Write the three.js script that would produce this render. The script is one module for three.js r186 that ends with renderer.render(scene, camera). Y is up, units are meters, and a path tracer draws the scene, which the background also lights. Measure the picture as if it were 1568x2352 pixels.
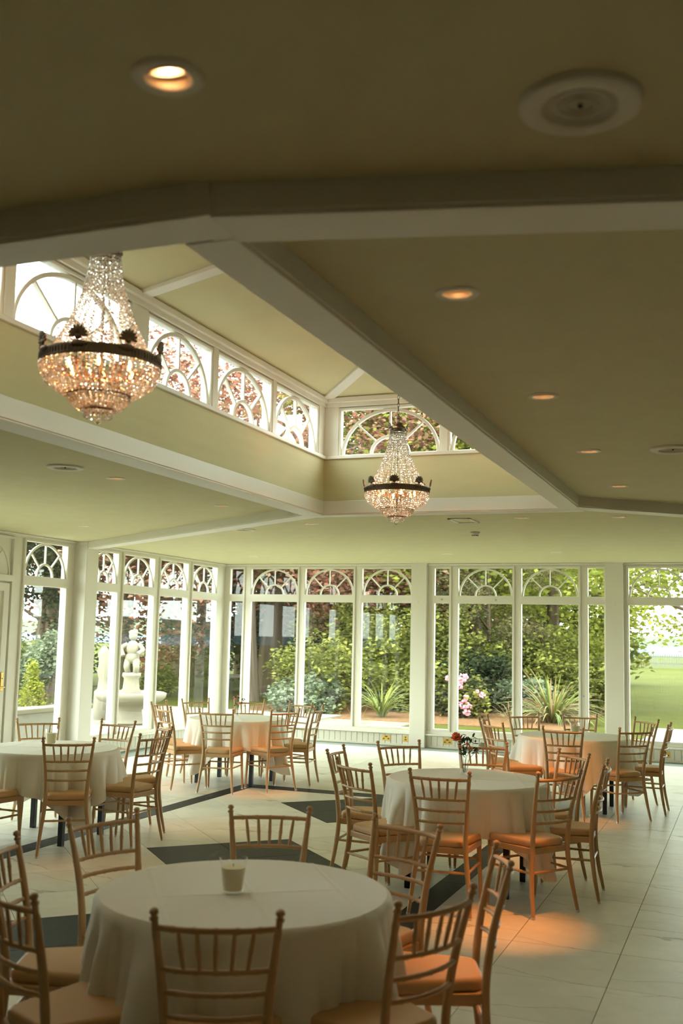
import * as THREE from 'three';
import { RoundedBoxGeometry } from 'three/addons/geometries/RoundedBoxGeometry.js';
import { mergeGeometries } from 'three/addons/utils/BufferGeometryUtils.js';

// ---------------------------------------------------------------- camera
const W = 1568, H = 2352, FPX = 2400, EYE = 1.705;
const PITCH = 0.11663, YAW = 0.373107, ROLL = 0.022105;
const scene = new THREE.Scene();
const camera = new THREE.PerspectiveCamera(2 * Math.atan(H / 2 / FPX) * 180 / Math.PI, W / H, 0.05, 9000);
const fwd = new THREE.Vector3(-Math.sin(YAW) * Math.cos(PITCH), Math.sin(PITCH), -Math.cos(YAW) * Math.cos(PITCH));
const rgt0 = new THREE.Vector3(Math.cos(YAW), 0, -Math.sin(YAW));
const up0 = new THREE.Vector3().crossVectors(rgt0, fwd);
const rgt = rgt0.clone().multiplyScalar(Math.cos(ROLL)).addScaledVector(up0, Math.sin(ROLL));
const upv = up0.clone().multiplyScalar(Math.cos(ROLL)).addScaledVector(rgt0, -Math.sin(ROLL));
camera.position.set(0, EYE, 0);
camera.setRotationFromMatrix(new THREE.Matrix4().makeBasis(rgt, upv, fwd.clone().negate()));
camera.focus = 9.5;
camera.userData.fStop = 2.8;
// a photo pixel gives a direction; the distance is given with it
const dirAt = (px, py) => rgt.clone().multiplyScalar(px - W / 2).addScaledVector(upv, H / 2 - py).addScaledVector(fwd, FPX).normalize();
const atDist = (px, py, dist) => { const d = dirAt(px, py); return d.multiplyScalar(dist / Math.hypot(d.x, d.z)).add(camera.position); };
const toPixel = (p) => { const d = p.clone().sub(camera.position), z = d.dot(fwd); return z < 0.05 ? null : [W / 2 + FPX * d.dot(rgt) / z, H / 2 - FPX * d.dot(upv) / z, z]; };

// ---------------------------------------------------------------- renderer, sky, sun
const renderer = new THREE.WebGLRenderer();
renderer.toneMapping = THREE.LinearToneMapping;
renderer.toneMappingExposure = 1.18;
renderer.shadowMap.enabled = true;

function rng(seed) { let s = seed >>> 0; return () => { s = (s + 0x6D2B79F5) >>> 0; let t = s; t = Math.imul(t ^ (t >>> 15), t | 1); t ^= t + Math.imul(t ^ (t >>> 7), t | 61); return ((t ^ (t >>> 14)) >>> 0) / 4294967296; }; }
function noise2(seed, period) {          // tiling value noise
  const r = rng(seed), n = period, g = new Float32Array(n * n).map(() => r());
  return (x, y) => {
    const xi = Math.floor(x), yi = Math.floor(y), fx = x - xi, fy = y - yi, u = fx * fx * (3 - 2 * fx), v = fy * fy * (3 - 2 * fy);
    const at = (a, b) => g[(((b % n) + n) % n) * n + (((a % n) + n) % n)];
    return (at(xi, yi) * (1 - u) + at(xi + 1, yi) * u) * (1 - v) + (at(xi, yi + 1) * (1 - u) + at(xi + 1, yi + 1) * u) * v;
  };
}
function fbm2(seed, base, oct) {
  const ns = []; for (let i = 0; i < oct; i++) ns.push(noise2(seed + i * 17, base << i));
  return (u, v) => { let s = 0, a = 0.5, t = 0; for (let i = 0; i < oct; i++) { const f = base << i; s += a * ns[i](u * f, v * f); t += a; a *= 0.5; } return s / t; };
}
{
  // bright, thinly overcast sky
  const w = 512, h = 256, data = new Float32Array(w * h * 4), n = fbm2(5, 4, 5);
  for (let y = 0; y < h; y++) for (let x = 0; x < w; x++) {
    const el = ((y + 0.5) / h - 0.5) * Math.PI, c = 0.86 + 0.28 * n(x / w, y / h), k = Math.max(0, Math.sin(el));
    const i = (y * w + x) * 4;
    data[i] = (0.90 - 0.10 * k) * c; data[i + 1] = (0.97 - 0.04 * k) * c; data[i + 2] = (0.94 + 0.05 * k) * c; data[i + 3] = 1;
  }
  const sky = new THREE.DataTexture(data, w, h, THREE.RGBAFormat, THREE.FloatType);
  sky.mapping = THREE.EquirectangularReflectionMapping; sky.magFilter = THREE.LinearFilter; sky.needsUpdate = true;
  scene.background = sky; scene.backgroundIntensity = 12.0;
}

// ---------------------------------------------------------------- building helpers
const taken = {};
function numbered(name) { const k = taken[name] = (taken[name] ?? -1) + 1; return k ? name + '_' + String(k).padStart(3, '0') : name; }
function mesh(name, geo, mat, parent = scene) {
  const m = new THREE.Mesh(geo, mat); m.name = parent === scene ? numbered(name) : name;
  m.castShadow = m.receiveShadow = true; parent.add(m); return m;
}
function tag(o, label, category, group) { o.userData = { ...o.userData, label, category }; if (group) o.userData.group = group; return o; }
function thing(name, label, category, pos = [0, 0, 0], turn = 0, group) {
  const g = new THREE.Group(); g.name = numbered(name); g.position.set(...pos); g.rotation.y = turn; scene.add(g); return tag(g, label, category, group);
}
function struct(name, label, category, pos = [0, 0, 0], turn = 0) { const g = new THREE.Group(); g.name = name; g.position.set(...pos); g.rotation.y = turn; g.userData = { kind: 'structure', label, category }; scene.add(g); return g; }
function copyOf(o, label) { const c = o.clone(); c.name = numbered(o.name.replace(/_\d+$/, '')); c.userData = { ...o.userData, label }; scene.add(c); return c; }
const bx = (x0, x1, y0, y1, z0, z1) => new THREE.BoxGeometry(x1 - x0, y1 - y0, z1 - z0).translate((x0 + x1) / 2, (y0 + y1) / 2, (z0 + z1) / 2);
const rbx = (x0, x1, y0, y1, z0, z1, r = 0.006) => new RoundedBoxGeometry(x1 - x0, y1 - y0, z1 - z0, 1, r).translate((x0 + x1) / 2, (y0 + y1) / 2, (z0 + z1) / 2);
const merged = (list) => mergeGeometries(list.map((g) => { const n = g.index ? g.toNonIndexed() : g; for (const k of Object.keys(n.attributes)) if (!['position', 'normal', 'uv'].includes(k)) n.deleteAttribute(k); return n; }));
// round bar along a list of points, radius from a function of the share of its length
function bar(points, radius, { seg = 16, sides = 8, caps = true, straight = false } = {}) {
  const P = points.map((p) => new THREE.Vector3(...p));
  const curve = straight ? new THREE.LineCurve3(P[0], P[P.length - 1]) : new THREE.CatmullRomCurve3(P, false, 'centripetal');
  const fr = curve.computeFrenetFrames(seg, false), pos = [], nor = [], uv = [], idx = [], rf = typeof radius === 'function' ? radius : () => radius;
  const ring = (c, t, r, N, B, i) => { for (let j = 0; j <= sides; j++) { const a = j / sides * Math.PI * 2, x = Math.cos(a), y = Math.sin(a), n = N.clone().multiplyScalar(x).addScaledVector(B, y); pos.push(c.x + n.x * r, c.y + n.y * r, c.z + n.z * r); nor.push(n.x, n.y, n.z); uv.push(j / sides, t); } };
  for (let i = 0; i <= seg; i++) { const t = i / seg, c = curve.getPointAt(t); ring(c, t, rf(t), fr.normals[i], fr.binormals[i]); }
  for (let i = 0; i < seg; i++) for (let j = 0; j < sides; j++) { const a = i * (sides + 1) + j, b = a + sides + 1; idx.push(a, a + 1, b, b, a + 1, b + 1); }
  if (caps) for (const [i, s] of [[0, -1], [seg, 1]]) {
    const c = curve.getPointAt(i / seg), T = fr.tangents[i].clone().multiplyScalar(s), base = pos.length / 3;
    pos.push(c.x, c.y, c.z); nor.push(T.x, T.y, T.z); uv.push(0.5, 0.5);
    for (let j = 0; j <= sides; j++) { const q = (i * (sides + 1) + j) * 3; pos.push(pos[q], pos[q + 1], pos[q + 2]); nor.push(T.x, T.y, T.z); uv.push(0.5, 0.5); }
    for (let j = 0; j < sides; j++) s > 0 ? idx.push(base, base + 1 + j, base + 2 + j) : idx.push(base, base + 2 + j, base + 1 + j);
  }
  const g = new THREE.BufferGeometry();
  g.setAttribute('position', new THREE.Float32BufferAttribute(pos, 3)); g.setAttribute('normal', new THREE.Float32BufferAttribute(nor, 3)); g.setAttribute('uv', new THREE.Float32BufferAttribute(uv, 2)); g.setIndex(idx);
  return g;
}
const lathe = (pts, seg = 20) => new THREE.LatheGeometry(pts.map((p) => new THREE.Vector2(...p)), seg);
const bumps = (base, at, amp, width) => (t) => base(t) + at.reduce((s, a) => s + amp * Math.exp(-(((t - a) / width) ** 2)), 0);

// ---------------------------------------------------------------- materials
function tex(size, fn, srgb = true) {
  const d = new Uint8Array(size * size * 4);
  for (let y = 0; y < size; y++) for (let x = 0; x < size; x++) { const c = fn(x / size, y / size), i = (y * size + x) * 4; d[i] = c[0]; d[i + 1] = c[1]; d[i + 2] = c[2]; d[i + 3] = 255; }
  const t = new THREE.DataTexture(d, size, size); t.wrapS = t.wrapT = THREE.RepeatWrapping; t.magFilter = THREE.LinearFilter; if (srgb) t.colorSpace = THREE.SRGBColorSpace; t.needsUpdate = true; return t;
}
const mix = (a, b, t) => a.map((v, i) => v + (b[i] - v) * t), clamp01 = (v) => Math.min(1, Math.max(0, v));
const std = (color, roughness, more = {}) => new THREE.MeshStandardMaterial({ color, roughness, ...more });
const phys = (color, roughness, more = {}) => new THREE.MeshPhysicalMaterial({ color, roughness, ...more });
const matt = (color, roughness, more = {}) => phys(color, roughness, { specularIntensity: 0.05, ...more });
const M = {};
{
  const nv = fbm2(31, 3, 5), nw = fbm2(47, 4, 4), nf = fbm2(63, 24, 3);
  const vein = (u, v, k) => { const w = v * 5 + 1.3 * nv(u, v) + u * 1.0; const d = Math.abs(((w + k) % 1 + 1) % 1 - 0.5); return Math.max(0, 1 - d / 0.035) * clamp01((nw(u, v) - 0.46) * 6); };
  M.marble = phys(0xffffff, 0.38, { specularIntensity: 0.75, map: tex(1024, (u, v) => { const c = mix([226, 222, 204], [206, 201, 180], clamp01((nv(u, v) - 0.3) * 1.6)); const f = (nf(u, v) - 0.5) * 10; return mix(c, [150, 138, 112], 0.62 * vein(u, v, 0.2)).map((x) => x + f); }) });
  M.marbleDark = phys(0xffffff, 0.5, { specularIntensity: 0.35, map: tex(512, (u, v) => { const f = (nf(u, v) - 0.5) * 14; return mix([34, 37, 33], [46, 48, 42], nw(u, v)).map((x, i) => x + f + 70 * vein(v, u, 0.1) * 0.5); }) });
  M.grout = std(0x6b6655, 0.9);
  const np = fbm2(71, 8, 5);
  M.green = std(0xffffff, 0.85, { map: tex(512, (u, v) => { const f = (np(u, v) - 0.5) * 9; return [208 + f, 199 + f, 158 + f]; }) });
  M.white = std(0xe5dfd2, 0.45);
  M.whiteMatt = std(0xe2dcca, 0.7);
  M.cream = std(0x9c967c, 0.8);
  M.glass = phys(0xeef5ee, 0.0, { transmission: 1, thickness: 0, ior: 1.5 });
  M.gold = std(0xc09b6d, 0.42, { metalness: 0.0 });
  M.cushion = std(0xd0a878, 0.6);
  M.blackMetal = std(0x14171f, 0.45);
  M.steel = std(0xd8d8d4, 0.3, { metalness: 0.9 });
  const nc = fbm2(91, 64, 2);
  M.cloth = phys(0xf3efe4, 0.95, { side: THREE.DoubleSide, sheen: 0.3, sheenRoughness: 0.6, bumpMap: tex(256, (u, v) => { const f = 120 + 60 * nc(u, v); return [f, f, f]; }, false), bumpScale: 0.0006 });
  M.wax = phys(0xe4d9ab, 0.5);
  M.votive = phys(0xffffff, 0.02, { transmission: 1, thickness: 0, ior: 1.45 });
  M.bronze = std(0x5a4530, 0.5, { metalness: 0.6 });
  M.crystal = phys(0xfffaf4, 0.04, { transmission: 0.9, thickness: 0.01, ior: 1.52 });
  M.bulb = std(0xffe0b0, 0.4, { emissive: 0xffb468, emissiveIntensity: 16 });
  M.lampGlow = std(0xffe6c0, 0.4, { emissive: 0xffd8a8, emissiveIntensity: 16 });
  M.reflector = std(0xe6d2b8, 0.3, { metalness: 0.7 });
  M.brass = std(0xc9a65c, 0.3, { metalness: 0.85 });
  M.hole = std(0x15120d, 0.8);
  M.grille = std(0xc9c2ac, 0.7);
  M.strip = std(0x7e8276, 0.85);
  // outdoors
  const ng = fbm2(101, 16, 5), nl = fbm2(113, 4, 4);
  M.lawn = matt(0xffffff, 1, { map: tex(1024, (u, v) => mix([58, 60, 22], [84, 83, 36], clamp01(0.55 * ng(u, v) + 0.75 * nl(u, v) - 0.15))) });
  M.mulch = matt(0xffffff, 1, { map: tex(512, (u, v) => mix([82, 56, 36], [136, 102, 72], ng(u * 2 % 1, v * 2 % 1))) });
  M.paving = matt(0xffffff, 0.9, { map: tex(512, (u, v) => mix([122, 116, 102], [142, 136, 124], ng(u, v))) });
  M.path = matt(0xffffff, 0.95, { map: tex(512, (u, v) => mix([104, 96, 80], [136, 126, 108], ng(u, v))) });
  M.stone = matt(0x857c6c, 0.9); M.stucco = matt(0x98948a, 0.9);
  M.bark = matt(0xffffff, 1, { map: tex(256, (u, v) => mix([66, 54, 44], [120, 104, 86], ng(u, (v * 0.25) % 1))) });
  M.fence = matt(0x6a6a60, 0.95);
  M.sea = matt(0x5a6a6c, 0.9);
  M.hill = matt(0x535c48, 1);
  M.leaf = phys(0xffffff, 1, { specularIntensity: 0.1, transmission: 0.35, thickness: 0, side: THREE.DoubleSide });
  M.blade = [0x68713e, 0x80823f, 0x948654, 0x55552f, 0x86694a].map((c) => phys(c, 1, { specularIntensity: 0.3, transmission: 0.25, thickness: 0, side: THREE.DoubleSide }));
  M.petal = phys(0xf0a6b4, 1, { transmission: 0.2, thickness: 0, side: THREE.DoubleSide });
}

// ---------------------------------------------------------------- room measures
const XL = -8.30, ZF = -15.85, XR = 3.2, ZB = 2.6, CEIL = 2.845, BEAM = 2.757;
const LX0 = -3.53, LX1 = -1.434, LZ0 = -8.57, LZ1 = -2.414;            // lantern opening
const BX0 = -3.735, BX1 = -1.26, BZ0 = -8.74, BZ1 = -2.238;            // its beams' outer edges
const GREEN0 = 2.885, SILL = 3.27, HEAD = 3.82, RIDGE = 4.04;
const lamps = [[-1.10, -1.77], [-0.887, -3.28], [-0.888, -4.85], [-0.89, -6.375], [-0.887, -7.894], [-4.46, -6.68], [-4.46, -8.38], [-6.91, -9.77], [-4.24, -9.98], [-2.0, -9.81], [-1.11, -9.90], [-6.95, -14.18], [-3.88, -13.97], [-2.37, -13.89]];
const lampHole = 0.052;
// where each eyeball fitting is turned to on the floor, and its candela
const beams = [[-1.0, -1.6, 6], [-0.3, -3.0, 13], [-1.0, -4.15, 13], [-1.42, -6.36, 24], [-1.85, -8.3, 12], [-4.5, -6.6, 3], [-4.5, -8.4, 4], [-6.0, -10.4, 10], [-5.0, -10.45, 13], [-2.2, -10.5, 12], [-1.6, -10.3, 12], [-6.95, -14.0, 6], [-3.88, -13.8, 6], [-2.37, -13.7, 6]];

// ---------------------------------------------------------------- floor: slab and marble tiles
{
  const floor = struct('floor', 'pale veined marble tile floor with dark inlaid border and diamonds', 'floor');
  mesh('slab', bx(XL - 0.2, XR + 0.2, -0.3, -0.0035, ZF - 0.2, ZB + 0.2), M.grout, floor);
  mesh('edge_strip', bx(XL, XR, -0.0035, 0.0005, ZF, ZF + 0.46), M.strip, floor);
  mesh('edge_strip', bx(XL, XL + 0.46, -0.0035, 0.0005, ZF + 0.46, ZB), M.strip, floor);
  const pieces = [], r = rng(77), gap = 0.0022;
  const clip = (poly, inside) => { // inside(p) signed, keep >= 0
    const out = [];
    for (let i = 0; i < poly.length; i++) {
      const a = poly[i], b = poly[(i + 1) % poly.length], da = inside(a), db = inside(b);
      if (da >= 0) out.push(a);
      if ((da >= 0) !== (db >= 0)) { const t = da / (da - db); out.push([a[0] + (b[0] - a[0]) * t, a[1] + (b[1] - a[1]) * t]); }
    }
    return out;
  };
  const box = (poly, x0, x1, z0, z1) => [(p) => p[0] - x0, (p) => x1 - p[0], (p) => p[1] - z0, (p) => z1 - p[1]].reduce((q, f) => q.length ? clip(q, f) : q, poly);
  const area = (p) => { let s = 0; for (let i = 0; i < p.length; i++) { const a = p[i], b = p[(i + 1) % p.length]; s += a[0] * b[1] - b[0] * a[1]; } return s / 2; };
  const add = (poly, dark) => { if (poly.length > 2 && Math.abs(area(poly)) > 0.004) pieces.push({ poly: area(poly) < 0 ? poly.slice().reverse() : poly, dark }); };
  const IX0 = -5.375, IX1 = -1.885, IZ0 = -10.93, IZ1 = -1.27, bw = 0.185;  // inlaid border
  const FX0 = XL + 0.46, FZ0 = ZF + 0.46;
  for (let i = -13; i < 8; i++) for (let j = -18; j < 15; j++) {
    const x0 = -0.70 + i * 0.6, z0 = -5.52 + j * 0.6, cell = box([[x0, z0], [x0 + 0.6, z0], [x0 + 0.6, z0 + 0.6], [x0, z0 + 0.6]], FX0, XR, FZ0, ZB);
    if (cell.length < 3) continue;
    add(box(cell, -99, IX0, -99, 99), 0); add(box(cell, IX1, 99, -99, 99), 0);
    add(box(cell, IX0, IX1, -99, IZ0), 0); add(box(cell, IX0, IX1, IZ1, 99), 0);
  }
  const jx0 = IX0 + bw, jx1 = IX1 - bw, jz0 = IZ0 + bw * 1.3, jz1 = IZ1 - bw, s2 = Math.SQRT1_2;
  for (let a = -14; a < 14; a++) for (let b = -14; b < 14; b++) {
    const p0 = 2.05 + a * 0.6, q0 = -8.38 + b * 0.6, c = (p, q) => [(p + q) * s2, (q - p) * s2];
    const k = ((a % 3) + 3) % 3, l = ((b % 3) + 3) % 3, ka = Math.floor(a / 3), lb = Math.floor(b / 3);
    add(box([c(p0, q0), c(p0 + 0.6, q0), c(p0 + 0.6, q0 + 0.6), c(p0, q0 + 0.6)], jx0, jx1, jz0, jz1), k < 2 && l < 2 && ka === -lb ? 1 : 0);
  }
  for (let z = IZ0; z < IZ1 - 0.01; z += 1.2) { const e = Math.min(z + 1.2, IZ1); add(box([[IX0, z], [jx0, z], [jx0, e], [IX0, e]], -99, 99, -99, 99), 1); add([[jx1, z], [IX1, z], [IX1, e], [jx1, e]], 1); }
  for (let x = jx0; x < jx1 - 0.01; x += 1.2) { const e = Math.min(x + 1.2, jx1); add([[x, IZ0], [e, IZ0], [e, jz0], [x, jz0]], 1); add([[x, jz1], [e, jz1], [e, IZ1], [x, IZ1]], 1); }
  for (const p of pieces) {
    const c = p.poly.reduce((s, q) => [s[0] + q[0] / p.poly.length, s[1] + q[1] / p.poly.length], [0, 0]), s = toPixel(new THREE.Vector3(c[0], 0, c[1]));
    p.size = s && s[0] > -120 && s[0] < W + 120 && s[1] < H + 260 ? Math.abs(area(p.poly)) / s[2] ** 3 : 0;
    // flat prism with the joint left open round it
    const inset = p.poly.map((q) => { const d = Math.hypot(q[0] - c[0], q[1] - c[1]), k = Math.max(0.5, 1 - gap * 1.3 / d); return [c[0] + (q[0] - c[0]) * k, c[1] + (q[1] - c[1]) * k]; });
    const pos = [], nor = [], uv = [], ou = r(), ov = r(), flip = r() < 0.5 ? -1 : 1, tone = 0, n = inset.length;
    const put = (q, y, nn) => { pos.push(q[0], y, q[1]); nor.push(...nn); uv.push(q[0] / 1.3 * flip + ou, q[1] / 1.3 + ov); };
    for (let i = 1; i < n - 1; i++) for (const q of [inset[0], inset[i + 1], inset[i]]) put(q, tone, [0, 1, 0]);
    for (let i = 0; i < n; i++) { const a = inset[i], b = inset[(i + 1) % n], d = Math.hypot(b[0] - a[0], b[1] - a[1]) || 1, nn = [(b[1] - a[1]) / d, 0, -(b[0] - a[0]) / d]; put(a, 0, nn); put(b, 0, nn); put(b, -0.004, nn); put(a, 0, nn); put(b, -0.004, nn); put(a, -0.004, nn); }
    p.geo = new THREE.BufferGeometry(); p.geo.setAttribute('position', new THREE.Float32BufferAttribute(pos, 3)); p.geo.setAttribute('normal', new THREE.Float32BufferAttribute(nor, 3)); p.geo.setAttribute('uv', new THREE.Float32BufferAttribute(uv, 2));
  }
  for (const dark of [0, 1]) {
    const list = pieces.filter((p) => p.dark === dark).sort((a, b) => b.size - a.size), single = list.filter((p, i) => i < 290 && p.size > 0), rest = list.filter((p) => !single.includes(p));
    for (const p of single) mesh(dark ? 'dark_tile' : 'tile', p.geo, dark ? M.marbleDark : M.marble, floor);
    if (rest.length) mesh(dark ? 'dark_tile_rest' : 'tile_rest', mergeGeometries(rest.map((p) => p.geo)), dark ? M.marbleDark : M.marble, floor).userData.kind = 'stuff';
  }
}

// ---------------------------------------------------------------- ceiling, beams, lantern
{
  const s = new THREE.Shape(), pt = (x, z) => [x, -z];
  const rect = (sh, x0, x1, z0, z1) => { sh.moveTo(...pt(x0, z0)); sh.lineTo(...pt(x1, z0)); sh.lineTo(...pt(x1, z1)); sh.lineTo(...pt(x0, z1)); sh.closePath(); };
  rect(s, XL - 0.2, XR + 0.2, ZF - 0.2, ZB + 0.2);
  const hole = new THREE.Path(); rect(hole, LX0 - 0.06, LX1 + 0.06, LZ0 - 0.06, LZ1 + 0.06); s.holes.push(hole);
  for (const [x, z] of lamps) { const h = new THREE.Path(); h.absarc(x, -z, lampHole, 0, Math.PI * 2, true); s.holes.push(h); }
  const g = new THREE.ExtrudeGeometry(s, { depth: 0.13, bevelEnabled: false, curveSegments: 20 }).rotateX(-Math.PI / 2).translate(0, CEIL, 0);
  const ceil = mesh('ceiling', g, M.green); ceil.userData = { kind: 'structure', label: 'flat sage green plaster ceiling round the roof lantern', category: 'ceiling' };
}
{ // unseen felted flat roof, added dark to cut bounce light into the lantern
  const y0 = CEIL + 0.131, y1 = y0 + 0.03, g = 0.13, r = merged([bx(XL - 0.4, LX0 - g, y0, y1, ZF - 0.4, ZB + 0.3), bx(LX1 + g, XR + 0.3, y0, y1, ZF - 0.4, ZB + 0.3), bx(LX0 - g, LX1 + g, y0, y1, ZF - 0.4, LZ0 - g), bx(LX0 - g, LX1 + g, y0, y1, LZ1 + g, ZB + 0.3)]);
  const roof = mesh('roof', r, std(0x46474a, 0.9)); roof.userData = { kind: 'structure', label: 'unseen grey felted flat roof added to cut bounce light into the lantern', category: 'roof' };
}
let trimN = 0;
function beam(label, a, b, w0, w1, y0 = BEAM, y1 = CEIL + 0.01) { // straight beam from a to b (x,z), from w0 to w1 to the right of that line
  const d = Math.hypot(b[0] - a[0], b[1] - a[1]), t = struct('trim_' + (++trimN), label, 'beam', [a[0], 0, a[1]], Math.atan2(-(b[1] - a[1]), b[0] - a[0]));
  mesh('beam', rbx(0, d, y0 + 0.012, y1, w0, w1, 0.004), M.white, t);
  mesh('beam_lip', rbx(0, d, y0, y0 + 0.016, w0 + 0.008, w1 - 0.008, 0.005), M.white, t);
  return t;
}
beam('white beam along the side of the roof lantern by the downlight row', [LX1, LZ1], [LX1, LZ0], 0, BX1 - LX1, BEAM, GREEN0);
beam('white beam along the terrace side of the roof lantern', [BX0, LZ1], [BX0, LZ0], 0, LX0 - BX0, BEAM, GREEN0);
beam('white beam across the garden end of the roof lantern', [BX0, BZ0], [BX1, BZ0], 0, LZ0 - BZ0, BEAM, GREEN0);
beam('white beam across the inner end of the roof lantern', [BX0, LZ1], [BX1, LZ1], 0, BZ1 - LZ1, BEAM, GREEN0);
beam('white diagonal ceiling beam running to the terrace wall column', [-3.62, -8.505], [XL + 0.05, -11.68], -0.01, 0.185, BEAM + 0.0015);
beam('white diagonal ceiling beam on the lawn side of the lantern', [-1.30, -8.40], [2.6, -11.75], -0.18, 0.01, BEAM + 0.0015);
beam('white diagonal ceiling beam from the inner lantern corner', [-1.30, -2.257], [XR, -3.33], -0.19, 0.01, BEAM + 0.0015);
beam('white diagonal ceiling beam towards the inner terrace wall', [-3.70, -2.3], [XL + 0.05, -0.3], -0.01, 0.185, BEAM + 0.0015);

let windowN = 0;
function fanGlazing(parent, u0, u1, y0, y1, depth, rimOnly) { // arch, hub and spokes of a fanlight
  const a = (u1 - u0) / 2 - 0.004, b = y1 - y0 - 0.006, cx = (u0 + u1) / 2, t = 0.021, hr = a * 0.40, hb = b * 0.40;
  const half = (rx, ry, tt) => {
    const s = new THREE.Shape(); const N = 28;
    for (let i = 0; i <= N; i++) { const an = Math.PI * i / N, p = [cx + rx * Math.cos(an), y0 + ry * Math.sin(an)]; i ? s.lineTo(...p) : s.moveTo(...p); }
    for (let i = N; i >= 0; i--) { const an = Math.PI * i / N; s.lineTo(cx + (rx - tt) * Math.cos(an), y0 + (ry - tt) * Math.sin(an)); }
    return new THREE.ExtrudeGeometry(s, { depth: depth - 0.006, bevelEnabled: true, bevelThickness: 0.003, bevelSize: 0.003, bevelSegments: 1 }).translate(0, 0, -depth / 2 + 0.003);
  };
  mesh('fan_arch', half(a, b, t), M.white, parent);
  mesh('fan_hub', half(hr, hb, t * 0.85), M.white, parent);
  for (const an of [45, 90, 135]) {
    const c = Math.cos(an * Math.PI / 180), s = Math.sin(an * Math.PI / 180), p0 = [cx + (hr - 0.01) * c, y0 + (hb - 0.01) * s], p1 = [cx + (a - 0.012) * c, y0 + (b - 0.012) * s];
    const L = Math.hypot(p1[0] - p0[0], p1[1] - p0[1]), ang = Math.atan2(p1[1] - p0[1], p1[0] - p0[0]);
    mesh('fan_spoke', new THREE.BoxGeometry(L, 0.015, depth - 0.008).rotateZ(ang).translate((p0[0] + p1[0]) / 2, (p0[1] + p1[1]) / 2, 0), M.white, parent);
  }
}
function framed(u0, u1, openings, edge, depth) { // frame with openings [[y0, y1], ...]
  const s = new THREE.Shape(), ys = openings.flat(), lo = Math.min(...ys) - edge, hi = Math.max(...ys) + edge;
  s.moveTo(u0 - edge, lo); s.lineTo(u1 + edge, lo); s.lineTo(u1 + edge, hi); s.lineTo(u0 - edge, hi); s.closePath();
  for (const [a, b] of openings) { const h = new THREE.Path(); h.moveTo(u0, a); h.lineTo(u0, b); h.lineTo(u1, b); h.lineTo(u1, a); h.closePath(); s.holes.push(h); }
  return new THREE.ExtrudeGeometry(s, { depth: depth - 0.01, bevelEnabled: true, bevelThickness: 0.005, bevelSize: 0.004, bevelOffset: -0.004, bevelSegments: 1 }).translate(0, 0, -depth / 2 + 0.005);
}
const pane = (u0, u1, y0, y1) => new THREE.PlaneGeometry(u1 - u0 + 0.01, y1 - y0 + 0.01).translate((u0 + u1) / 2, (y0 + y1) / 2, 0);
function windowBay(pos, turn, u0, u1, openings, label, { fan = true, edge = 0.035, depth = 0.075 } = {}) {
  const w = struct('window_' + (++windowN), label, 'window', pos, turn);
  mesh('frame', framed(u0, u1, openings, edge, depth), M.white, w);
  for (const [a, b] of openings) mesh('pane', pane(u0, u1, a, b), M.glass, w);
  if (fan) fanGlazing(w, u0, u1, openings[openings.length - 1][0], openings[openings.length - 1][1], 0.034);
  return w;
}
const OPEN = [[0.29, 2.222], [2.342, 2.766]];
function plankRun(parent, u0, u1, z) { // tongue and groove boards below the sill
  const n = Math.max(1, Math.round((u1 - u0) / 0.094)), w = (u1 - u0) / n, shared = new RoundedBoxGeometry(w - 0.006, 0.155, 0.016, 1, 0.003);
  for (let i = 0; i < n; i++) mesh('plank', shared, M.whiteMatt, parent).position.set(u0 + w * (i + 0.5), 0.1, z + 0.004);
}
// glazed wall in its own frame: u along the wall, z towards the room
function glazedWall(name, label, pos, turn, u0, u1, panes, columns, names) {
  const wall = struct(name, label, 'wall', pos, turn);
  mesh('head_rail', rbx(u0, u1, 2.80, CEIL + 0.02, -0.10, 0.03, 0.006), M.white, wall);
  mesh('head_moulding', rbx(u0, u1, 2.822, CEIL, 0.0, 0.055, 0.008), M.white, wall);
  mesh('bottom_rail', rbx(u0, u1, 0.19, 0.256, -0.10, 0.035, 0.006), M.white, wall);
  mesh('sill', rbx(u0, u1, 0.185, 0.212, -0.06, 0.075, 0.008), M.white, wall);
  mesh('dado', bx(u0, u1, -0.1, 0.19, -0.12, 0.0), M.whiteMatt, wall);
  mesh('skirting', rbx(u0, u1, 0.0, 0.03, -0.02, 0.026, 0.004), M.whiteMatt, wall);
  plankRun(wall, u0, u1, 0.006);
  let at = u0;
  const stops = [...panes.map((p) => [p[0] - 0.035, p[1] + 0.035]), ...columns.map((c) => [c[0], c[1]])].sort((a, b) => a[0] - b[0]);
  for (const [a, b] of [...stops, [u1, u1]]) { if (a - at > 0.004) mesh('mullion', rbx(at, a, 0.2, 2.83, -0.085, 0.012, 0.004), M.white, wall); at = Math.max(at, b); }
  for (const [a, b, d] of columns) {
    mesh('column', rbx(a, b, 0, CEIL + 0.02, -0.14, d, 0.006), M.white, wall);
    mesh('column_cap', rbx(a - 0.012, b + 0.012, CEIL - 0.03, CEIL + 0.01, -0.05, d + 0.012, 0.004), M.white, wall);
  }
  panes.forEach((p, i) => windowBay(pos, turn, p[0], p[1], p[3] ?? OPEN, names[i], { fan: !p[2] }));
  return wall;
}
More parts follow.
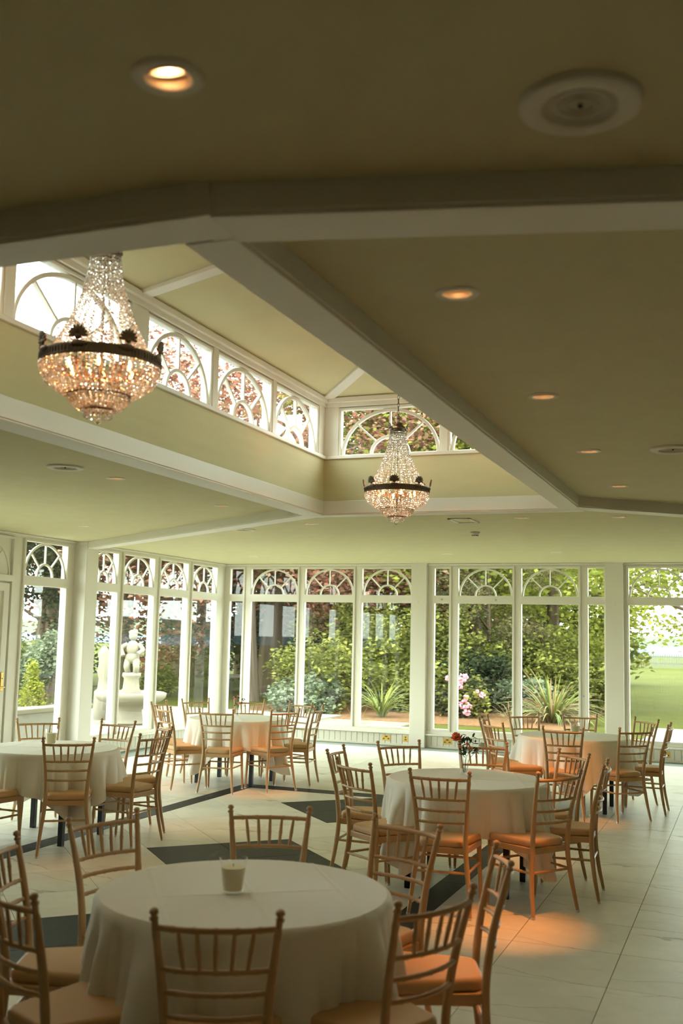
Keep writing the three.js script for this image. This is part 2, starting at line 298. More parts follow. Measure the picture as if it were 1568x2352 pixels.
const side = ['narrow tall window with plain top light beside the room corner', 'tall white arched fanlight window in front of the dark tree trunk', 'tall white arched fanlight window between copper leaves and shrubs', 'tall white arched fanlight window behind the yellow-green strap-leaf plant', 'narrow tall window with plain top light next to the wide white column', 'tall white arched fanlight window in front of the pink blossoms', 'tall white arched fanlight window in front of the big bronze strap-leaf plant', 'narrow tall window with plain top light beside the lawn-side column', 'tall white arched fanlight window looking onto the open lawn', 'tall fanlight window past the open lawn window', 'narrow window past the lawn fanlight window', 'tall fanlight window near the solid side wall', 'last tall fanlight window at the solid side wall'];
glazedWall('wall_far', 'white glazed garden wall with boarded dado', [0, 0, ZF], 0, XL, XR,
  [[-8.18, -7.94, 1], [-7.794, -6.942], [-6.807, -5.957], [-5.807, -4.965], [-4.597, -4.361, 1], [-4.215, -3.369], [-3.229, -2.378], [-2.237, -2.002, 1], [-1.649, -0.80], [-0.65, 0.20], [0.34, 0.58, 1], [0.93, 1.78], [1.93, 2.78]],
  [[-4.962, -4.711, 0.1], [-1.978, -1.721, 0.1], [0.62, 0.86, 0.1]], side);
const sideL = ['arched fanlight window over the terrace next to the corner post', 'arched fanlight window looking past the pine trunk', 'arched fanlight window in front of the fountain statue', 'arched fanlight window right beside the terrace wall column', 'arched fanlight window between the column and the terrace door', 'fanlight window next to the terrace door on its inner side', 'fanlight window beyond the terrace door', 'innermost fanlight window of the terrace wall'];
const wallL = glazedWall('wall_left', 'white glazed terrace wall with boarded dado', [XL, 0, 0], Math.PI / 2, 6.0, -ZF,
  [[14.70, 15.51], [13.71, 14.54], [12.72, 13.53], [11.93, 12.56], [10.534, 11.375], [8.35, 9.15], [7.35, 8.2], [6.35, 7.2]],
  [[11.56, 11.83, 0.2], [9.25, 9.285, 0.02], [6.0, 6.2, 0.1]], sideL);
mesh('inner_wall', bx(-ZB - 0.2, 6.0, -0.1, CEIL + 0.1, -0.2, 0), M.cream, wallL);
{ // door in the terrace wall, with its own fanlight
  const u0 = 9.40, u1 = 10.25, d = struct('door_1', 'white glazed terrace door with brass lever handle', 'door', [XL, 0, 0], Math.PI / 2);
  mesh('frame', framed(u0 - 0.03, u1 + 0.03, [[0.02, 2.25], [2.33, 2.766]], 0.03, 0.1), M.white, d);
  const leaf = mesh('leaf', framed(u0 + 0.09, u1 - 0.09, [[0.3, 2.13]], 0.1, 0.055), M.white, d); leaf.position.z = 0.01;
  mesh('pane', pane(u0 + 0.09, u1 - 0.09, 0.3, 2.13), M.glass, d);
  mesh('pane', pane(u0 - 0.03, u1 + 0.03, 2.33, 2.766), M.glass, d);
  fanGlazing(d, u0 - 0.02, u1 + 0.02, 2.33, 2.766, 0.05);
  const plate = mesh('handle_plate', new RoundedBoxGeometry(0.042, 0.22, 0.008, 2, 0.003).translate(u1 - 0.05, 1.06, 0.045), M.brass, d);
  mesh('lever', bar([[u1 - 0.05, 1.0, 0.05], [u1 - 0.05, 1.0, 0.09], [u1 - 0.075, 1.0, 0.1], [u1 - 0.17, 1.005, 0.1]], 0.009, { seg: 14 }), M.brass, plate);
  mesh('keyhole', new THREE.CylinderGeometry(0.007, 0.007, 0.004, 10).rotateX(Math.PI / 2).translate(u1 - 0.05, 1.1, 0.05), M.hole, plate);
}
{ // solid walls that close the room
  const r = mesh('wall_right', bx(XR, XR + 0.2, -0.1, CEIL + 0.1, ZF - 0.2, ZB + 0.2), M.cream); r.userData = { kind: 'structure', label: 'plain stone-coloured side wall opposite the terrace windows', category: 'wall' };
  const b = mesh('wall_back', bx(XL - 0.2, XR + 0.2, -0.1, CEIL + 0.1, ZB, ZB + 0.2), M.cream); b.userData = { kind: 'structure', label: 'plain stone-coloured wall at the inner end of the room', category: 'wall' };
}
{ // roof lantern
  const corner = mesh.bind(null, 'corner_post');
  const specs = [
    ['wall_lantern_left', 'green band and clerestory on the terrace side of the lantern', [LX0, 0, 0], Math.PI / 2, -LZ1, -LZ0, [[2.55, 3.36], [3.46, 4.20], [4.31, 5.38], [5.61, 6.45], [6.56, 7.46], [7.56, 8.43]]],
    ['wall_lantern_right', 'green band and clerestory on the lawn side of the lantern', [LX1, 0, 0], -Math.PI / 2, LZ0, LZ1, [[-8.43, -7.56], [-7.46, -6.56], [-6.45, -5.61], [-5.38, -4.42], [-4.31, -3.46], [-3.36, -2.55]]],
    ['wall_lantern_far', 'green band and clerestory at the garden end of the lantern', [0, 0, LZ0], 0, LX0, LX1, [[-3.383, -2.469], [-2.371, -1.55]]],
    ['wall_lantern_near', 'green band and clerestory at the inner end of the lantern', [0, 0, LZ1], Math.PI, -LX1, -LX0, [[1.58, 2.40], [2.5, 3.38]]],
  ];
  const where = ['terrace side', 'lawn side', 'garden end', 'inner end'];
  const nth = ['first', 'second', 'third', 'fourth', 'fifth', 'sixth'];
  specs.forEach(([name, label, pos, turn, u0, u1, panes], k) => {
    const wll = struct(name, label, 'wall', pos, turn);
    mesh('band', bx(u0 - 0.1, u1 + 0.1, GREEN0 - 0.001, SILL, -0.12, -0.003), M.green, wll);
    mesh('sill', rbx(u0, u1, SILL - 0.012, SILL + 0.02, -0.12, 0.022, 0.006), M.white, wll);
    mesh('head_rail', rbx(u0 - 0.08, u1 + 0.08, 3.735, HEAD + 0.02, -0.12, 0.004, 0.004), M.white, wll);
    mesh('head_moulding', rbx(u0, u1, HEAD - 0.05, HEAD, -0.02, 0.03, 0.01), M.white, wll);
    let at = u0 - 0.08;
    for (const [a, b] of [...panes, [u1 + 0.08, u1 + 0.08]]) { if (a - 0.02 - at > 0.004) mesh('mullion', rbx(at, a - 0.02, SILL, 3.745, -0.11, -0.008, 0.004), M.white, wll); at = b + 0.02; }
    panes.forEach((p, i) => windowBay(pos, turn, p[0], p[1], [[3.30, 3.706]], `low arched clerestory light, ${nth[i]} along the ${where[k]} of the roof lantern`, { edge: 0.022, depth: 0.06 }).children.forEach((c) => { c.position.z = -0.045; }));
  });
  // shallow hipped roof of the lantern
  const e = 0.13, y0 = HEAD, cx = (LX0 + LX1) / 2, A = [LX0 - e, LX1 + e, LZ0 - e, LZ1 + e], slope = (RIDGE - HEAD) / (cx - LX0), yb = HEAD - slope * e, run = cx - A[0];
  const pos = [], P = (x, y, z) => [x, y, z];
  for (const t of [0, 0.12]) {
    const c = [P(A[0], yb + t, A[2]), P(A[1], yb + t, A[2]), P(A[1], yb + t, A[3]), P(A[0], yb + t, A[3])], r0 = P(cx, RIDGE + t, A[2] + run), r1 = P(cx, RIDGE + t, A[3] - run);
    const tri = (a, b, d) => pos.push(...(t ? [...a, ...b, ...d] : [...a, ...d, ...b]));
    tri(c[0], r0, c[1]); tri(c[2], r1, c[3]); tri(c[1], r0, r1); tri(c[1], r1, c[2]); tri(c[3], r1, r0); tri(c[3], r0, c[0]);
  }
  for (let i = 0; i < 4; i++) { const cs = [[A[0], A[2]], [A[1], A[2]], [A[1], A[3]], [A[0], A[3]]], a = cs[i], b = cs[(i + 1) % 4]; pos.push(a[0], yb, a[1], a[0], yb + 0.12, a[1], b[0], yb + 0.12, b[1], a[0], yb, a[1], b[0], yb + 0.12, b[1], b[0], yb, b[1]); }
  const g = new THREE.BufferGeometry(); g.setAttribute('position', new THREE.Float32BufferAttribute(pos, 3));
  const uv = []; for (let i = 0; i < pos.length; i += 3) uv.push(pos[i] * 0.5, pos[i + 2] * 0.5); g.setAttribute('uv', new THREE.Float32BufferAttribute(uv, 2)); g.computeVertexNormals();
  const roof = struct('ceiling_lantern', 'green sloping lantern ceiling with white rafters', 'ceiling');
  mesh('plaster', g, M.green, roof);
  const rafter = (a, b, w) => { // board under the slope
    const d = new THREE.Vector3(...b).sub(new THREE.Vector3(...a)), L = d.length(), m = mesh('rafter', new RoundedBoxGeometry(w, 0.05, L, 1, 0.005).translate(0, 0, L / 2), M.white, roof);
    m.position.set(...a); m.lookAt(...b);
  };
  const ya = HEAD + 0.0, cz = (LZ0 + LZ1) / 2, hr = cx - LX0;
  for (const [x, z, zz] of [[LX0, LZ0, LZ0 + hr], [LX1, LZ0, LZ0 + hr], [LX0, LZ1, LZ1 - hr], [LX1, LZ1, LZ1 - hr]]) rafter([x, ya, z], [cx, RIDGE, zz], 0.1);
  rafter([LX0, ya, cz], [cx, RIDGE, cz], 0.1); rafter([LX1, ya, cz], [cx, RIDGE, cz], 0.1);
  rafter([cx, RIDGE - 0.005, LZ0 + hr - 0.05], [cx, RIDGE - 0.005, LZ1 - hr + 0.05], 0.1);
}

// ---------------------------------------------------------------- tables and cloths
const TABLES = {
  inner: { c: [-1.83, -3.745], turn: 0.62, name: 'inner-end table' },
  coral: { c: [-1.875, -7.325], turn: 0.32, name: 'coral-flower table' },
  door: { c: [-5.44, -7.39], turn: 0.2, name: 'terrace-door table' },
  corner: { c: [-5.55, -11.0], turn: 0.55, name: 'corner-window table' },
  lawn: { c: [-1.715, -11.09], turn: 0.95, name: 'lawn-window table' },
};
const TOP = 0.722, TR = 0.555;
function clothGeometry(seed, turn) {
  const r = rng(seed), NA = 360, RINGS = [0, 0.12, 0.3, 0.42, 0.5, 0.535, 0.55], HANG = 22, S = 0.86, pos = [], uv = [], idx = [];
  const ph = [r() * 6, r() * 6, r() * 6], waves = 13 + Math.floor(r() * 4);
  const fold = (x, z) => { // ironed creases standing slightly proud of the top
    let h = 0; for (const o of [-0.33, 0.02, 0.36]) { h += 0.0022 * Math.exp(-(((x - o) / 0.006) ** 2)); } h += 0.0022 * Math.exp(-(((z - 0.05) / 0.006) ** 2)); return h + 0.0012 * Math.sin(x * 9 + ph[0]) * Math.sin(z * 8 + ph[1]);
  };
  const top = []; for (let i = 0; i <= 90; i++) top.push(i / 90 * (TR - 0.006));
  const rows = top.length + HANG;
  for (let k = 0; k < rows; k++) for (let j = 0; j <= NA; j++) {
    const a = j / NA * Math.PI * 2, ca = Math.cos(a), sa = Math.sin(a), flat = Math.min(S / Math.max(Math.abs(ca), Math.abs(sa)), S * 1.36), drop = flat - TR;
    let R, y;
    if (k < top.length) { R = top[k]; y = TOP + fold(R * ca, R * sa); } else {
      const t = (k - top.length + 1) / HANG, s = drop * t, corner = Math.pow(Math.abs(Math.sin(2 * a)), 3);
      const lobe = (x) => 1.25 * Math.pow(Math.abs(Math.cos(x / 2)), 0.75) - 0.75; // round outward, sharp inward
      const w = lobe(waves * a + ph[0] + 1.6 * Math.sin(2 * a + ph[1]) + 0.9 * Math.sin(5 * a + ph[2])) * 0.75 + lobe((waves + 8) * a + ph[2] + 1.2 * Math.sin(3 * a + ph[0])) * 0.35;
      const amp = Math.min(1, s / 0.16) * (0.016 + 0.27 * s) * (0.65 + 0.8 * corner);
      R = TR + Math.min(0.012, s * 0.5) + amp * w + 0.03 * s + corner * 0.10 * s;
      y = TOP - Math.max(0, s - 0.006) * (1 - 0.06 * corner) - (s < 0.02 ? 0.002 : 0.004);
    }
    pos.push(R * ca, y, R * sa); uv.push(R * ca * 2 + (k >= top.length ? a : 0), R * sa * 2 + y * 2);
  }
  for (let k = 0; k < rows - 1; k++) for (let j = 0; j < NA; j++) { const p = k * (NA + 1) + j, q = p + NA + 1; idx.push(p, p + 1, q, q, p + 1, q + 1); }
  const g = new THREE.BufferGeometry(); g.setAttribute('position', new THREE.Float32BufferAttribute(pos, 3)); g.setAttribute('uv', new THREE.Float32BufferAttribute(uv, 2)); g.setIndex(idx); g.computeVertexNormals();
  return g.rotateY(turn);
}
const tableParts = { top: lathe([[0, TOP - 0.03], [TR - 0.02, TOP - 0.03], [TR - 0.012, TOP - 0.024], [TR - 0.012, TOP - 0.01], [TR - 0.018, TOP - 0.006], [0, TOP - 0.006]], 48), leg: new RoundedBoxGeometry(0.042, TOP - 0.03, 0.042, 1, 0.004).translate(0, (TOP - 0.03) / 2, 0), apron: rbx(-0.3, 0.3, TOP - 0.07, TOP - 0.03, -0.02, 0.02, 0.004) };
const tableSays = { inner: 'at the dim inner end', coral: 'with the coral flower vase', door: 'by the terrace door', corner: 'in the glazed corner', lawn: 'by the lawn window' };
Object.entries(TABLES).forEach(([k, t], i) => {
  const tb = thing('round_table', `round black-legged table ${tableSays[k]}`, 'table', [t.c[0], 0, t.c[1]], 0, 'round dining tables');
  mesh('tabletop', tableParts.top, M.blackMetal, tb);
  for (const [x, z] of [[0.34, 0.27], [0.34, -0.27], [-0.34, 0.27], [-0.34, -0.27]]) mesh('leg', tableParts.leg, M.blackMetal, tb).position.set(x, 0, z);
  for (const z of [-0.27, 0.27]) mesh('apron', tableParts.apron, M.blackMetal, tb).position.set(0, 0, z);
  const c = tag(mesh('tablecloth', clothGeometry(300 + i * 7, t.turn), M.cloth), `white square cloth draped over the round table ${tableSays[k]}`, 'tablecloth', 'white tablecloths');
  c.position.set(t.c[0], 0, t.c[1]);
});

// ---------------------------------------------------------------- chairs
function makeChair() {
  const c = new THREE.Group(); c.name = numbered('banquet_chair');
  const post = (s) => {
    const line = bar([[s * 0.192, 0.004, 0.235], [s * 0.172, 0.2, 0.2], [s * 0.152, 0.40, 0.185], [s * 0.158, 0.6, 0.205], [s * 0.186, 0.868, 0.268]], bumps((t) => 0.0105 + 0.0055 * Math.sin(Math.PI * Math.min(1, t * 1.05)) ** 0.7, [0.3, 0.58, 0.72, 0.93], 0.0022, 0.008), { seg: 44, sides: 10 });
    const tip = lathe([[0, -0.012], [0.0135, -0.012], [0.0145, -0.006], [0.009, 0.0], [0.009, 0.004], [0.0145, 0.009], [0.0135, 0.018], [0.007, 0.0235], [0, 0.024]], 12).rotateX(0.22).translate(s * 0.1868, 0.868, 0.2685);
    return merged([line, tip]);
  };
  const bamboo = (r, n = 3) => bumps(() => r, Array.from({ length: n }, (_, i) => (i + 1) / (n + 1)), r * 0.22, 0.012);
  for (const s of [-1, 1]) mesh('back_post', post(s), M.gold, c);
  for (const s of [-1, 1]) mesh('front_leg', bar([[s * 0.192, 0.004, -0.185], [s * 0.180, 0.39, -0.165]], bumps((t) => 0.0105 + 0.0055 * t, [0.68], 0.002, 0.012), { seg: 24, sides: 10, straight: true }), M.gold, c);
  const rail = (y, h, r) => { const x = 0.150 + (y - 0.40) * 0.0766 + (y > 0.6 ? (y - 0.6) * 0.03 : 0), z = y < 0.6 ? 0.185 + (y - 0.4) * 0.1 : 0.205 + (y - 0.6) * 0.235; return [[-x, y, z], [-x * 0.5, y, z + h * 0.75], [0, y, z + h], [x * 0.5, y, z + h * 0.75], [x, y, z]]; };
  mesh('top_rail', bar(rail(0.832, 0.036, 0.01), bamboo(0.0095, 5), { seg: 36 }), M.gold, c);
  for (const y of [0.706, 0.636, 0.564]) mesh('back_rail', bar(rail(y, 0.034, 0.009), bamboo(0.0085, 5), { seg: 36 }), M.gold, c);
  for (let i = -2; i <= 2; i++) { const x0 = i * 0.047, x1 = i * 0.056, zz = (x, y) => 0.205 + (y - 0.6) * 0.235 + 0.035 * (1 - (x / 0.18) ** 2); mesh('spindle', bar([[x0, 0.706, zz(x0, 0.706)], [x1, 0.832, zz(x1, 0.832)]], bumps((t) => 0.0058 + 0.002 * Math.sin(Math.PI * t), [0.5], 0.0015, 0.02), { seg: 16, sides: 8, straight: true }), M.gold, c); }
  for (const s of [-1, 1]) mesh('side_stretcher', bar([[s * 0.184, 0.262, -0.174], [s * 0.166, 0.262, 0.193]], bamboo(0.008, 3), { seg: 24, straight: true }), M.gold, c);
  mesh('front_stretcher', bar([[-0.184, 0.285, -0.172], [0.184, 0.285, -0.172]], bamboo(0.008, 3), { seg: 24, straight: true }), M.gold, c);
  mesh('rear_stretcher', bar([[-0.166, 0.262, 0.194], [0.166, 0.262, 0.194]], bamboo(0.008, 3), { seg: 24, straight: true }), M.gold, c);
  const seatShape = (f, b, zf, zb, r) => { const s = new THREE.Shape(); s.moveTo(-f + r, zf); s.quadraticCurveTo(0, zf - 0.018, f - r, zf); s.quadraticCurveTo(f, zf, f - 0.004, zf + r); s.lineTo(b, zb - r); s.quadraticCurveTo(b, zb, b - r, zb); s.lineTo(-b + r, zb); s.quadraticCurveTo(-b, zb, -b, zb - r); s.lineTo(-f + 0.004, zf + r); s.quadraticCurveTo(-f, zf, -f + r, zf); return s; };
  mesh('seat_frame', new THREE.ExtrudeGeometry(seatShape(0.196, 0.156, -0.19, 0.185, 0.03), { depth: 0.03, bevelEnabled: true, bevelThickness: 0.004, bevelSize: 0.004, bevelSegments: 2, curveSegments: 8 }).rotateX(Math.PI / 2).translate(0, 0.405, 0), M.gold, c);
  mesh('cushion', new THREE.ExtrudeGeometry(seatShape(0.182, 0.128, -0.18, 0.165, 0.05), { depth: 0.006, bevelEnabled: true, bevelThickness: 0.022, bevelSize: 0.02, bevelSegments: 6, curveSegments: 10 }).rotateX(Math.PI / 2).translate(0, 0.434, 0), M.cushion, c);
  for (const [x, z] of [[0.192, 0.235], [-0.192, 0.235], [0.192, -0.185], [-0.192, -0.185]]) mesh('foot_cap', new THREE.CylinderGeometry(0.0115, 0.0125, 0.014, 10).translate(x, 0.007, z), M.steel, c);
  return c;
}
const FIN = 0.268; // the finials stand this far behind the seat's middle
const CHAIRS = { // [x, z] of the middle between the two finials, and the turn of the back in degrees
  inner: [[-1.458, -4.607, 21], [-0.911, -4.115, 69], [-0.959, -3.364, -66], [-1.489, -2.868, -23], [-2.718, -4.108, -71], [-2.141, -4.628, -22], [-2.70, -3.40, 68], [-2.25, -2.86, 24]],
  coral: [[-2.846, -7.263, -93], [-2.449, -6.576, 34], [-2.588, -7.956, -48], [-1.991, -8.268, -12], [-1.808, -6.377, -5], [-1.24, -7.992, 46], [-0.935, -7.401, -93], [-1.135, -6.75, -55]],
  door: [[-6.056, -8.021, -48], [-5.385, -8.294, 4], [-4.79, -8.117, 41], [-4.512, -7.49, -83], [-4.812, -6.753, -35], [-5.52, -6.44, 2]],
  corner: [[-6.452, -10.78, -93], [-6.02, -10.16, 36], [-6.36, -11.48, -58], [-5.799, -11.835, -20], [-5.09, -11.8, 20], [-4.628, -11.25, -98], [-5.318, -10.06, -12], [-4.732, -10.55, -60]],
  lawn: [[-2.639, -10.982, -90], [-2.394, -10.364, 47], [-2.373, -11.77, -40], [-1.798, -12.035, -12], [-1.06, -11.816, 45], [-0.78, -11.178, -90], [-1.04, -10.47, -44], [-1.67, -10.13, -8]],
};
const COMPASS = ['garden-window side', 'garden and lawn corner', 'lawn side', 'lawn side of the inner corner', 'inner side', 'terrace side of the inner corner', 'terrace side', 'garden and terrace corner'];
let chair0 = null;
for (const [k, list] of Object.entries(CHAIRS)) {
  const [tx, tz] = TABLES[k].c, bearing = ([x, z]) => ((Math.atan2(x - tx, -(z - tz)) / (Math.PI / 4)) + 8.3) % 8;
  list.sort((a, b) => bearing(a) - bearing(b)); let last = -1;
  for (const [x, z, deg] of list) {
    const a = deg * Math.PI / 180; let f = new THREE.Vector2(-Math.sin(a), Math.cos(a)); const to = new THREE.Vector2(tx - x, tz - z);
    if (f.dot(to) < 0) f.negate();
    const c = chair0 ? copyOf(chair0, '') : chair0 = makeChair(); if (!c.parent) scene.add(c);
    c.position.set(x + f.x * FIN, 0, z + f.y * FIN); c.rotation.set(0, Math.atan2(-f.x, -f.y), 0);
    const sec = Math.max(last + 1, Math.floor(bearing([x, z]))) % 8; last = sec;
    tag(c, `tan bamboo-style chair with padded seat, ${COMPASS[sec]} of the ${TABLES[k].name}`, 'chair', 'bamboo-style chairs round the tables');
  }
}

// ---------------------------------------------------------------- candles and flowers
function candle(px, py, key, label, s = 1) {
  const [tx, tz] = TABLES[key].c, d = dirAt(px, py), t = (TOP + 0.001 - EYE) / d.y, p = d.multiplyScalar(t).add(camera.position);
  const g = thing('candle_glass', label, 'candle', [p.x, TOP + 0.003, p.z], 0, 'candles in glass tumblers'); g.scale.setScalar(s);
  mesh('tumbler', lathe([[0, 0], [0.036, 0], [0.04, 0.004], [0.053, 0.126], [0.0515, 0.126], [0.0385, 0.008], [0, 0.008]], 28), M.votive, g);
  const w = mesh('wax', lathe([[0, 0.0095], [0.037, 0.0095], [0.0468, 0.092], [0.046, 0.094], [0, 0.093]], 28), M.wax, g);
  mesh('wick', new THREE.CylinderGeometry(0.0012, 0.0012, 0.012, 6).translate(0, 0.099, 0), M.hole, w);
}
candle(534, 2050, 'inner', 'wide cream candle in a glass tumbler on the inner-end table');
candle(117, 1710, 'door', 'cream candle in a glass tumbler on the terrace-door table');
candle(1320, 1689, 'lawn', 'cream candle in a glass tumbler on the lawn-window table');
function petals(parent, name, at, r, mat, seed, n = 14) {
  const q = rng(seed), list = [];
  for (let i = 0; i < n; i++) { const a = i * 2.4, e = 0.15 + 1.25 * i / n, p = new THREE.SphereGeometry(r * 0.5, 6, 4).scale(0.9, 0.28, 1); p.translate(0, 0, r * 0.55).rotateX(-e + 0.2 * q()).rotateY(a).translate(0, (i / n) * r * 0.3, 0); list.push(p); }
  return mesh(name, merged(list).translate(...at), mat, parent);
}
const coral = std(0xf0764a, 0.7), peach = std(0xf2b08a, 0.7), pinkM = std(0xe79a94, 0.7), whiteP = std(0xf3efe2, 0.8), stemM = std(0x3f5230, 0.8), leafM = std(0x2f4426, 0.7);
function vase(px, py, label, big) {
  const d = dirAt(px, py), t = (TOP + 0.001 - EYE) / d.y, p = d.multiplyScalar(t).add(camera.position), s = big ? 1.12 : 0.9, r = rng(big ? 5 : 9);
  const g = thing('flower_vase', label, 'vase', [p.x, TOP + 0.003, p.z]); g.scale.setScalar(s);
  mesh('vase_glass', lathe([[0, 0], [0.026, 0], [0.028, 0.004], [0.024, 0.05], [0.03, 0.12], [0.0285, 0.12], [0.0225, 0.05], [0.025, 0.008], [0, 0.008]], 24), M.votive, g);
  const heads = big ? [[-0.05, 0.215, 0.02, 0.042, coral], [0.045, 0.16, 0.03, 0.02, peach], [0.03, 0.19, 0.045, 0.016, pinkM], [0.115, 0.18, 0.0, 0.024, whiteP], [-0.02, 0.17, 0.045, 0.015, peach]] : [[-0.03, 0.20, 0.01, 0.024, pinkM], [0.04, 0.15, 0.02, 0.026, pinkM], [0.0, 0.24, 0, 0.02, peach], [-0.06, 0.23, 0, 0.014, pinkM]];
  heads.forEach(([x, y, z, rr, m], i) => { mesh('stem', bar([[x * 0.12, 0.012, z * 0.12], [x * 0.3, 0.1, z * 0.3], [x, y, z]], 0.0016, { seg: 10, sides: 5 }), stemM, g); petals(g, 'blossom', [x, y, z], rr, m, 40 + i); });
  const lv = [];
  for (let i = 0; i < (big ? 46 : 18); i++) { const a = r() * 6.28, h = 0.12 + 0.13 * r(), w = 0.02 + 0.055 * r(), q = new THREE.SphereGeometry(0.014 + 0.008 * r(), 5, 3).scale(0.5, 0.16, 1.3); q.rotateX(r() * 2 - 1).rotateY(r() * 6.28).translate(Math.cos(a) * w + 0.02, h, Math.sin(a) * w); lv.push(q); }
  mesh('leaves', merged(lv), leafM, g).userData.kind = 'stuff';
}
vase(1066, 1779, 'small glass vase of coral and peach flowers on a round table', true);
vase(545, 1644, 'bud vase of pink flowers on the corner-window table', false);

// ---------------------------------------------------------------- ceiling fittings
const lampSays = ['above the inner lantern beam', 'first of the row beside the lantern', 'second of the row beside the lantern', 'third of the row beside the lantern', 'fourth of the row beside the lantern', 'next to the terrace-side speaker', 'by the end of the terrace lantern beam', 'near the terrace windows', 'near the terrace diagonal beam end', 'beside the ceiling hatch', 'beside the lawn diagonal beam', 'over the glazed corner', 'over the wide garden column', 'over the bronze strap-leaf plant window'];
lamps.forEach(([x, z], i) => {
  const g = thing('downlight', `round recessed downlight, ${lampSays[i]}`, 'downlight', [x, CEIL, z], 0, 'recessed ceiling downlights');
  mesh('trim_ring', lathe([[lampHole - 0.004, 0.004], [lampHole - 0.004, -0.003], [lampHole + 0.004, -0.006], [lampHole + 0.02, -0.005], [lampHole + 0.026, 0.001], [lampHole + 0.024, 0.002]], 32), M.whiteMatt, g);
  mesh('reflector', lathe([[lampHole - 0.005, 0.0], [0.043, 0.02], [0.034, 0.05], [0.02, 0.07], [0, 0.07]], 28), M.reflector, g);
  mesh('inner_ring', lathe([[0.047, 0.004], [0.047, 0.012], [0.035, 0.016], [0.034, 0.008], [0.047, 0.004]], 28).rotateX(0.25), M.reflector, g);
  mesh('bulb', lathe([[0, 0.022], [0.012, 0.024], [0.022, 0.034], [0.02, 0.05], [0, 0.056]], 16), M.lampGlow, g);
  const l = new THREE.SpotLight(0xff9440, beams[i][2], 0, 0.22, 1, 2); l.position.set(0, 0.018, 0); l.target.position.set(beams[i][0] - x, -CEIL, beams[i][1] - z); l.castShadow = true; l.shadow.radius = 1; g.add(l, l.target);
});
const speakerSays = ['over the dim inner end of the room', 'beside the terrace lantern beam', 'on the lawn side beyond the downlight row', 'behind the terrace diagonal beam'];
[[-0.314, -2.15], [-4.51, -6.12], [-0.405, -6.41], [-5.24, -10.41]].forEach(([x, z], i) => {
  const g = thing('ceiling_speaker', `white round ceiling speaker ${speakerSays[i]}`, 'speaker', [x, CEIL, z], 0, 'round ceiling speakers');
  mesh('bezel', lathe([[0.078, 0.001], [0.08, -0.008], [0.086, -0.014], [0.122, -0.014], [0.131, -0.008], [0.133, 0.001]], 48), M.whiteMatt, g);
  const cone = mesh('cone', lathe([[0.082, -0.004], [0.06, -0.006], [0.012, -0.0015], [0.01, -0.004], [0, -0.005]], 48), M.grille, g);
  mesh('rib', merged([0.03, 0.045, 0.068].map((r) => new THREE.TorusGeometry(r, 0.0018, 6, 40).rotateX(Math.PI / 2).translate(0, -0.0055, 0))), M.grille, cone);
  mesh('dust_cap', new THREE.SphereGeometry(0.006, 10, 6).translate(0, -0.006, 0), M.hole, cone);
});
{
  const g = thing('ceiling_hatch', 'small white framed rectangular light panel in the ceiling', 'light panel', [-2.6, CEIL, -9.94], 0.0);
  mesh('frame', merged([rbx(-0.11, 0.11, -0.012, 0.001, -0.2, -0.165, 0.003), rbx(-0.11, 0.11, -0.012, 0.001, 0.165, 0.2, 0.003), rbx(-0.11, -0.08, -0.012, 0.001, -0.2, 0.2, 0.003), rbx(0.08, 0.11, -0.012, 0.001, -0.2, 0.2, 0.003)]), M.white, g);
  mesh('panel', bx(-0.082, 0.082, -0.004, 0.001, -0.168, 0.168), M.green, g);
  const d = thing('smoke_detector', 'small white smoke detector under the green ceiling', 'smoke detector', [-2.77, CEIL, -11.08]);
  mesh('base', lathe([[0, 0.001], [0.052, 0.001], [0.052, -0.014], [0.046, -0.018], [0, -0.018]], 28), M.white, d);
  mesh('head', lathe([[0.04, -0.018], [0.04, -0.03], [0.034, -0.034], [0.034, -0.046], [0.028, -0.052], [0, -0.052]], 28), M.white, d);
  mesh('vent', merged(Array.from({ length: 10 }, (_, i) => new THREE.BoxGeometry(0.012, 0.007, 0.004).translate(0, -0.040, 0.034).rotateY(i * Math.PI / 5))), M.hole, d);
}
